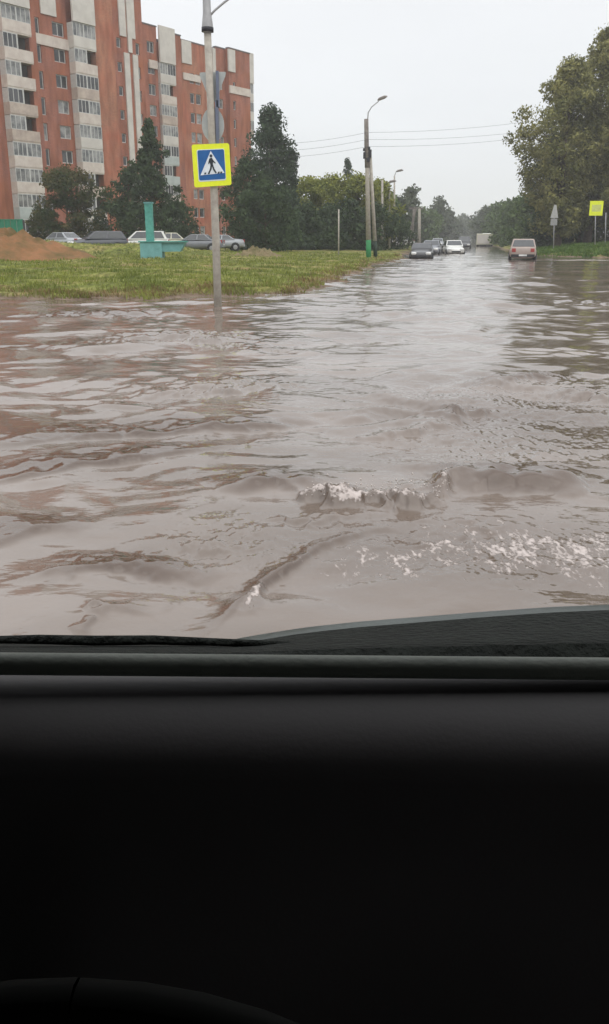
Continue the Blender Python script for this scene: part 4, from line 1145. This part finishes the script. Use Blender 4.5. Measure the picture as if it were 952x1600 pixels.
# unseen cabin shell; header set forward and side glass darkened to shade the dashboard
sh = MB().box(-.84, .84, -1.9, .62, 1.625, 1.66); sh.build("roof", M['lining'], me_car)
MB().box(-.84, .84, .58, .64, 1.603, 1.625).build("roof_header", M['lining'], me_car)
for s_ in (-1, 1):
    MB().tube([(s_ * .84, .80, 1.03), (s_ * .80, .62, 1.63)], [.035, .035], 8).build("windscreen_pillar", M['lining'], me_car, smooth=True)
    MB().tube([(s_ * .84, -.35, 1.0), (s_ * .81, -.40, 1.64)], [.05, .045], 8).build("door_pillar", M['lining'], me_car)
    dr = MB().box(s_ * .86 - .03, s_ * .86 + .03, -1.9, .78, .25, 1.03).build("door", M['lining'], me_car)
    MB().prism([(s_ * .845, .76, 1.03), (s_ * .82, .63, 1.62), (s_ * .82, -.38, 1.62), (s_ * .845, -.36, 1.03)], (s_ * .004, 0, 0)).build("light_cut_window", M['light_cut'], dr)  # pane added out of view to cut light on the dashboard face
    MB().box(s_ * .84 - .02, s_ * .84 + .02, -1.9, -.95, 1.03, 1.63).build("rear_quarter", M['lining'], me_car)
MB().box(-.84, .84, -1.95, -1.9, .25, 1.66).build("tailgate", M['lining'], me_car)
MB().box(-.84, .84, -1.9, .75, .22, .25).build("floor_pan", M['lining'], me_car)
MB().box(-.9, .9, .76, 1.0, .25, .93).build("bulkhead", M['lining'], me_car)
for s_ in (-1, 1):
    se = MB().box(s_ * .38 - .24, s_ * .38 + .24, -.75, -.25, .42, .60).build("seat", M['lining'], me_car, bevel=.04)
    MB().box(s_ * .38 - .24, s_ * .38 + .24, -.95, -.80, .60, 1.15).build("backrest", M['lining'], se, bevel=.04)

# ------------------------------------------------------------------ haze
hz = MB().box(-1600, 1600, -300, 1700, -1.6, 45).build("haze", None, None) if False else None
hm = bpy.data.materials.new("haze"); nt, N, L = nodes(hm)
N.remove(N["Principled BSDF"])
pv = N.new("ShaderNodeVolumePrincipled"); pv.inputs["Color"].default_value = (.93, .95, .97, 1); pv.inputs["Density"].default_value = .0007
L.new(pv.outputs[0], N["Material Output"].inputs["Volume"])
mb = MB().box(-1400, 1400, -200, 1400, -1.6, 40); hz = mb.build("haze", hm)
tag(hz, "thin rainy haze over the road", "haze", kind="stuff")

# ------------------------------------------------------------------ world and sun
w = bpy.data.worlds.new("World"); sc.world = w; w.use_nodes = True
N, L = w.node_tree.nodes, w.node_tree.links
bg = N["Background"]
sky = N.new("ShaderNodeTexSky"); sky.sky_type = 'NISHITA'; sky.sun_disc = False
SE, SA = R(52), R(-120)
sky.sun_elevation = SE; sky.sun_rotation = R(150)
tc = N.new("ShaderNodeTexCoord"); sx = N.new("ShaderNodeSeparateXYZ"); L.new(tc.outputs["Generated"], sx.inputs[0])
rp_ = N.new("ShaderNodeValToRGB"); L.new(sx.outputs[2], rp_.inputs[0])
E = rp_.color_ramp.elements
E[0].position = 0.0; E[0].color = (6.9, 7.0, 7.2, 1)
E[1].position = 1.0; E[1].color = (17, 17.2, 17.6, 1)
e = E.new(.10); e.color = (7.6, 7.75, 7.95, 1)
e = E.new(.24); e.color = (8.3, 8.4, 8.55, 1)
e = E.new(.5); e.color = (12.0, 12.2, 12.5, 1)
nz = N.new("ShaderNodeTexNoise"); nz.inputs["Scale"].default_value = 1.6; nz.inputs["Detail"].default_value = 5
mpp = N.new("ShaderNodeMapping"); mpp.inputs["Scale"].default_value = (1, 1, 3.5); L.new(tc.outputs["Generated"], mpp.inputs[0]); L.new(mpp.outputs[0], nz.inputs["Vector"])
mr = N.new("ShaderNodeMapRange"); mr.inputs[3].default_value = .94; mr.inputs[4].default_value = 1.05; mr.inputs[1].default_value = .3; mr.inputs[2].default_value = .7; L.new(nz.outputs["Fac"], mr.inputs[0])
ml = N.new("ShaderNodeMix"); ml.data_type = 'RGBA'; ml.blend_type = 'MULTIPLY'; ml.inputs[0].default_value = 1; L.new(rp_.outputs[0], ml.inputs[6]); L.new(mr.outputs[0], ml.inputs[7])
mx = N.new("ShaderNodeMix"); mx.data_type = 'RGBA'; mx.inputs[0].default_value = .93
L.new(sky.outputs[0], mx.inputs[6]); L.new(ml.outputs[2], mx.inputs[7])
L.new(mx.outputs[2], bg.inputs["Color"]); bg.inputs["Strength"].default_value = .10
sun = bpy.data.lights.new("sun", 'SUN'); sun.energy = 0.8; sun.angle = R(85); sun.color = (1, .96, .90)
so = bpy.data.objects.new("sun", sun); link(so)
d = Vector((math.sin(R(150)) * math.cos(SE), math.cos(R(150)) * math.cos(SE), math.sin(SE)))
so.rotation_euler = d.to_track_quat('Z', 'Y').to_euler()

vs = sc.view_settings
vs.view_transform = 'Standard'; vs.look = 'None'; vs.gamma = 1; vs.use_curve_mapping = False; vs.exposure = 0.22
sc.cycles.max_bounces = 6; sc.cycles.transparent_max_bounces = 8
sc.cycles.volume_bounces = 1
sc.cycles.use_denoising = True
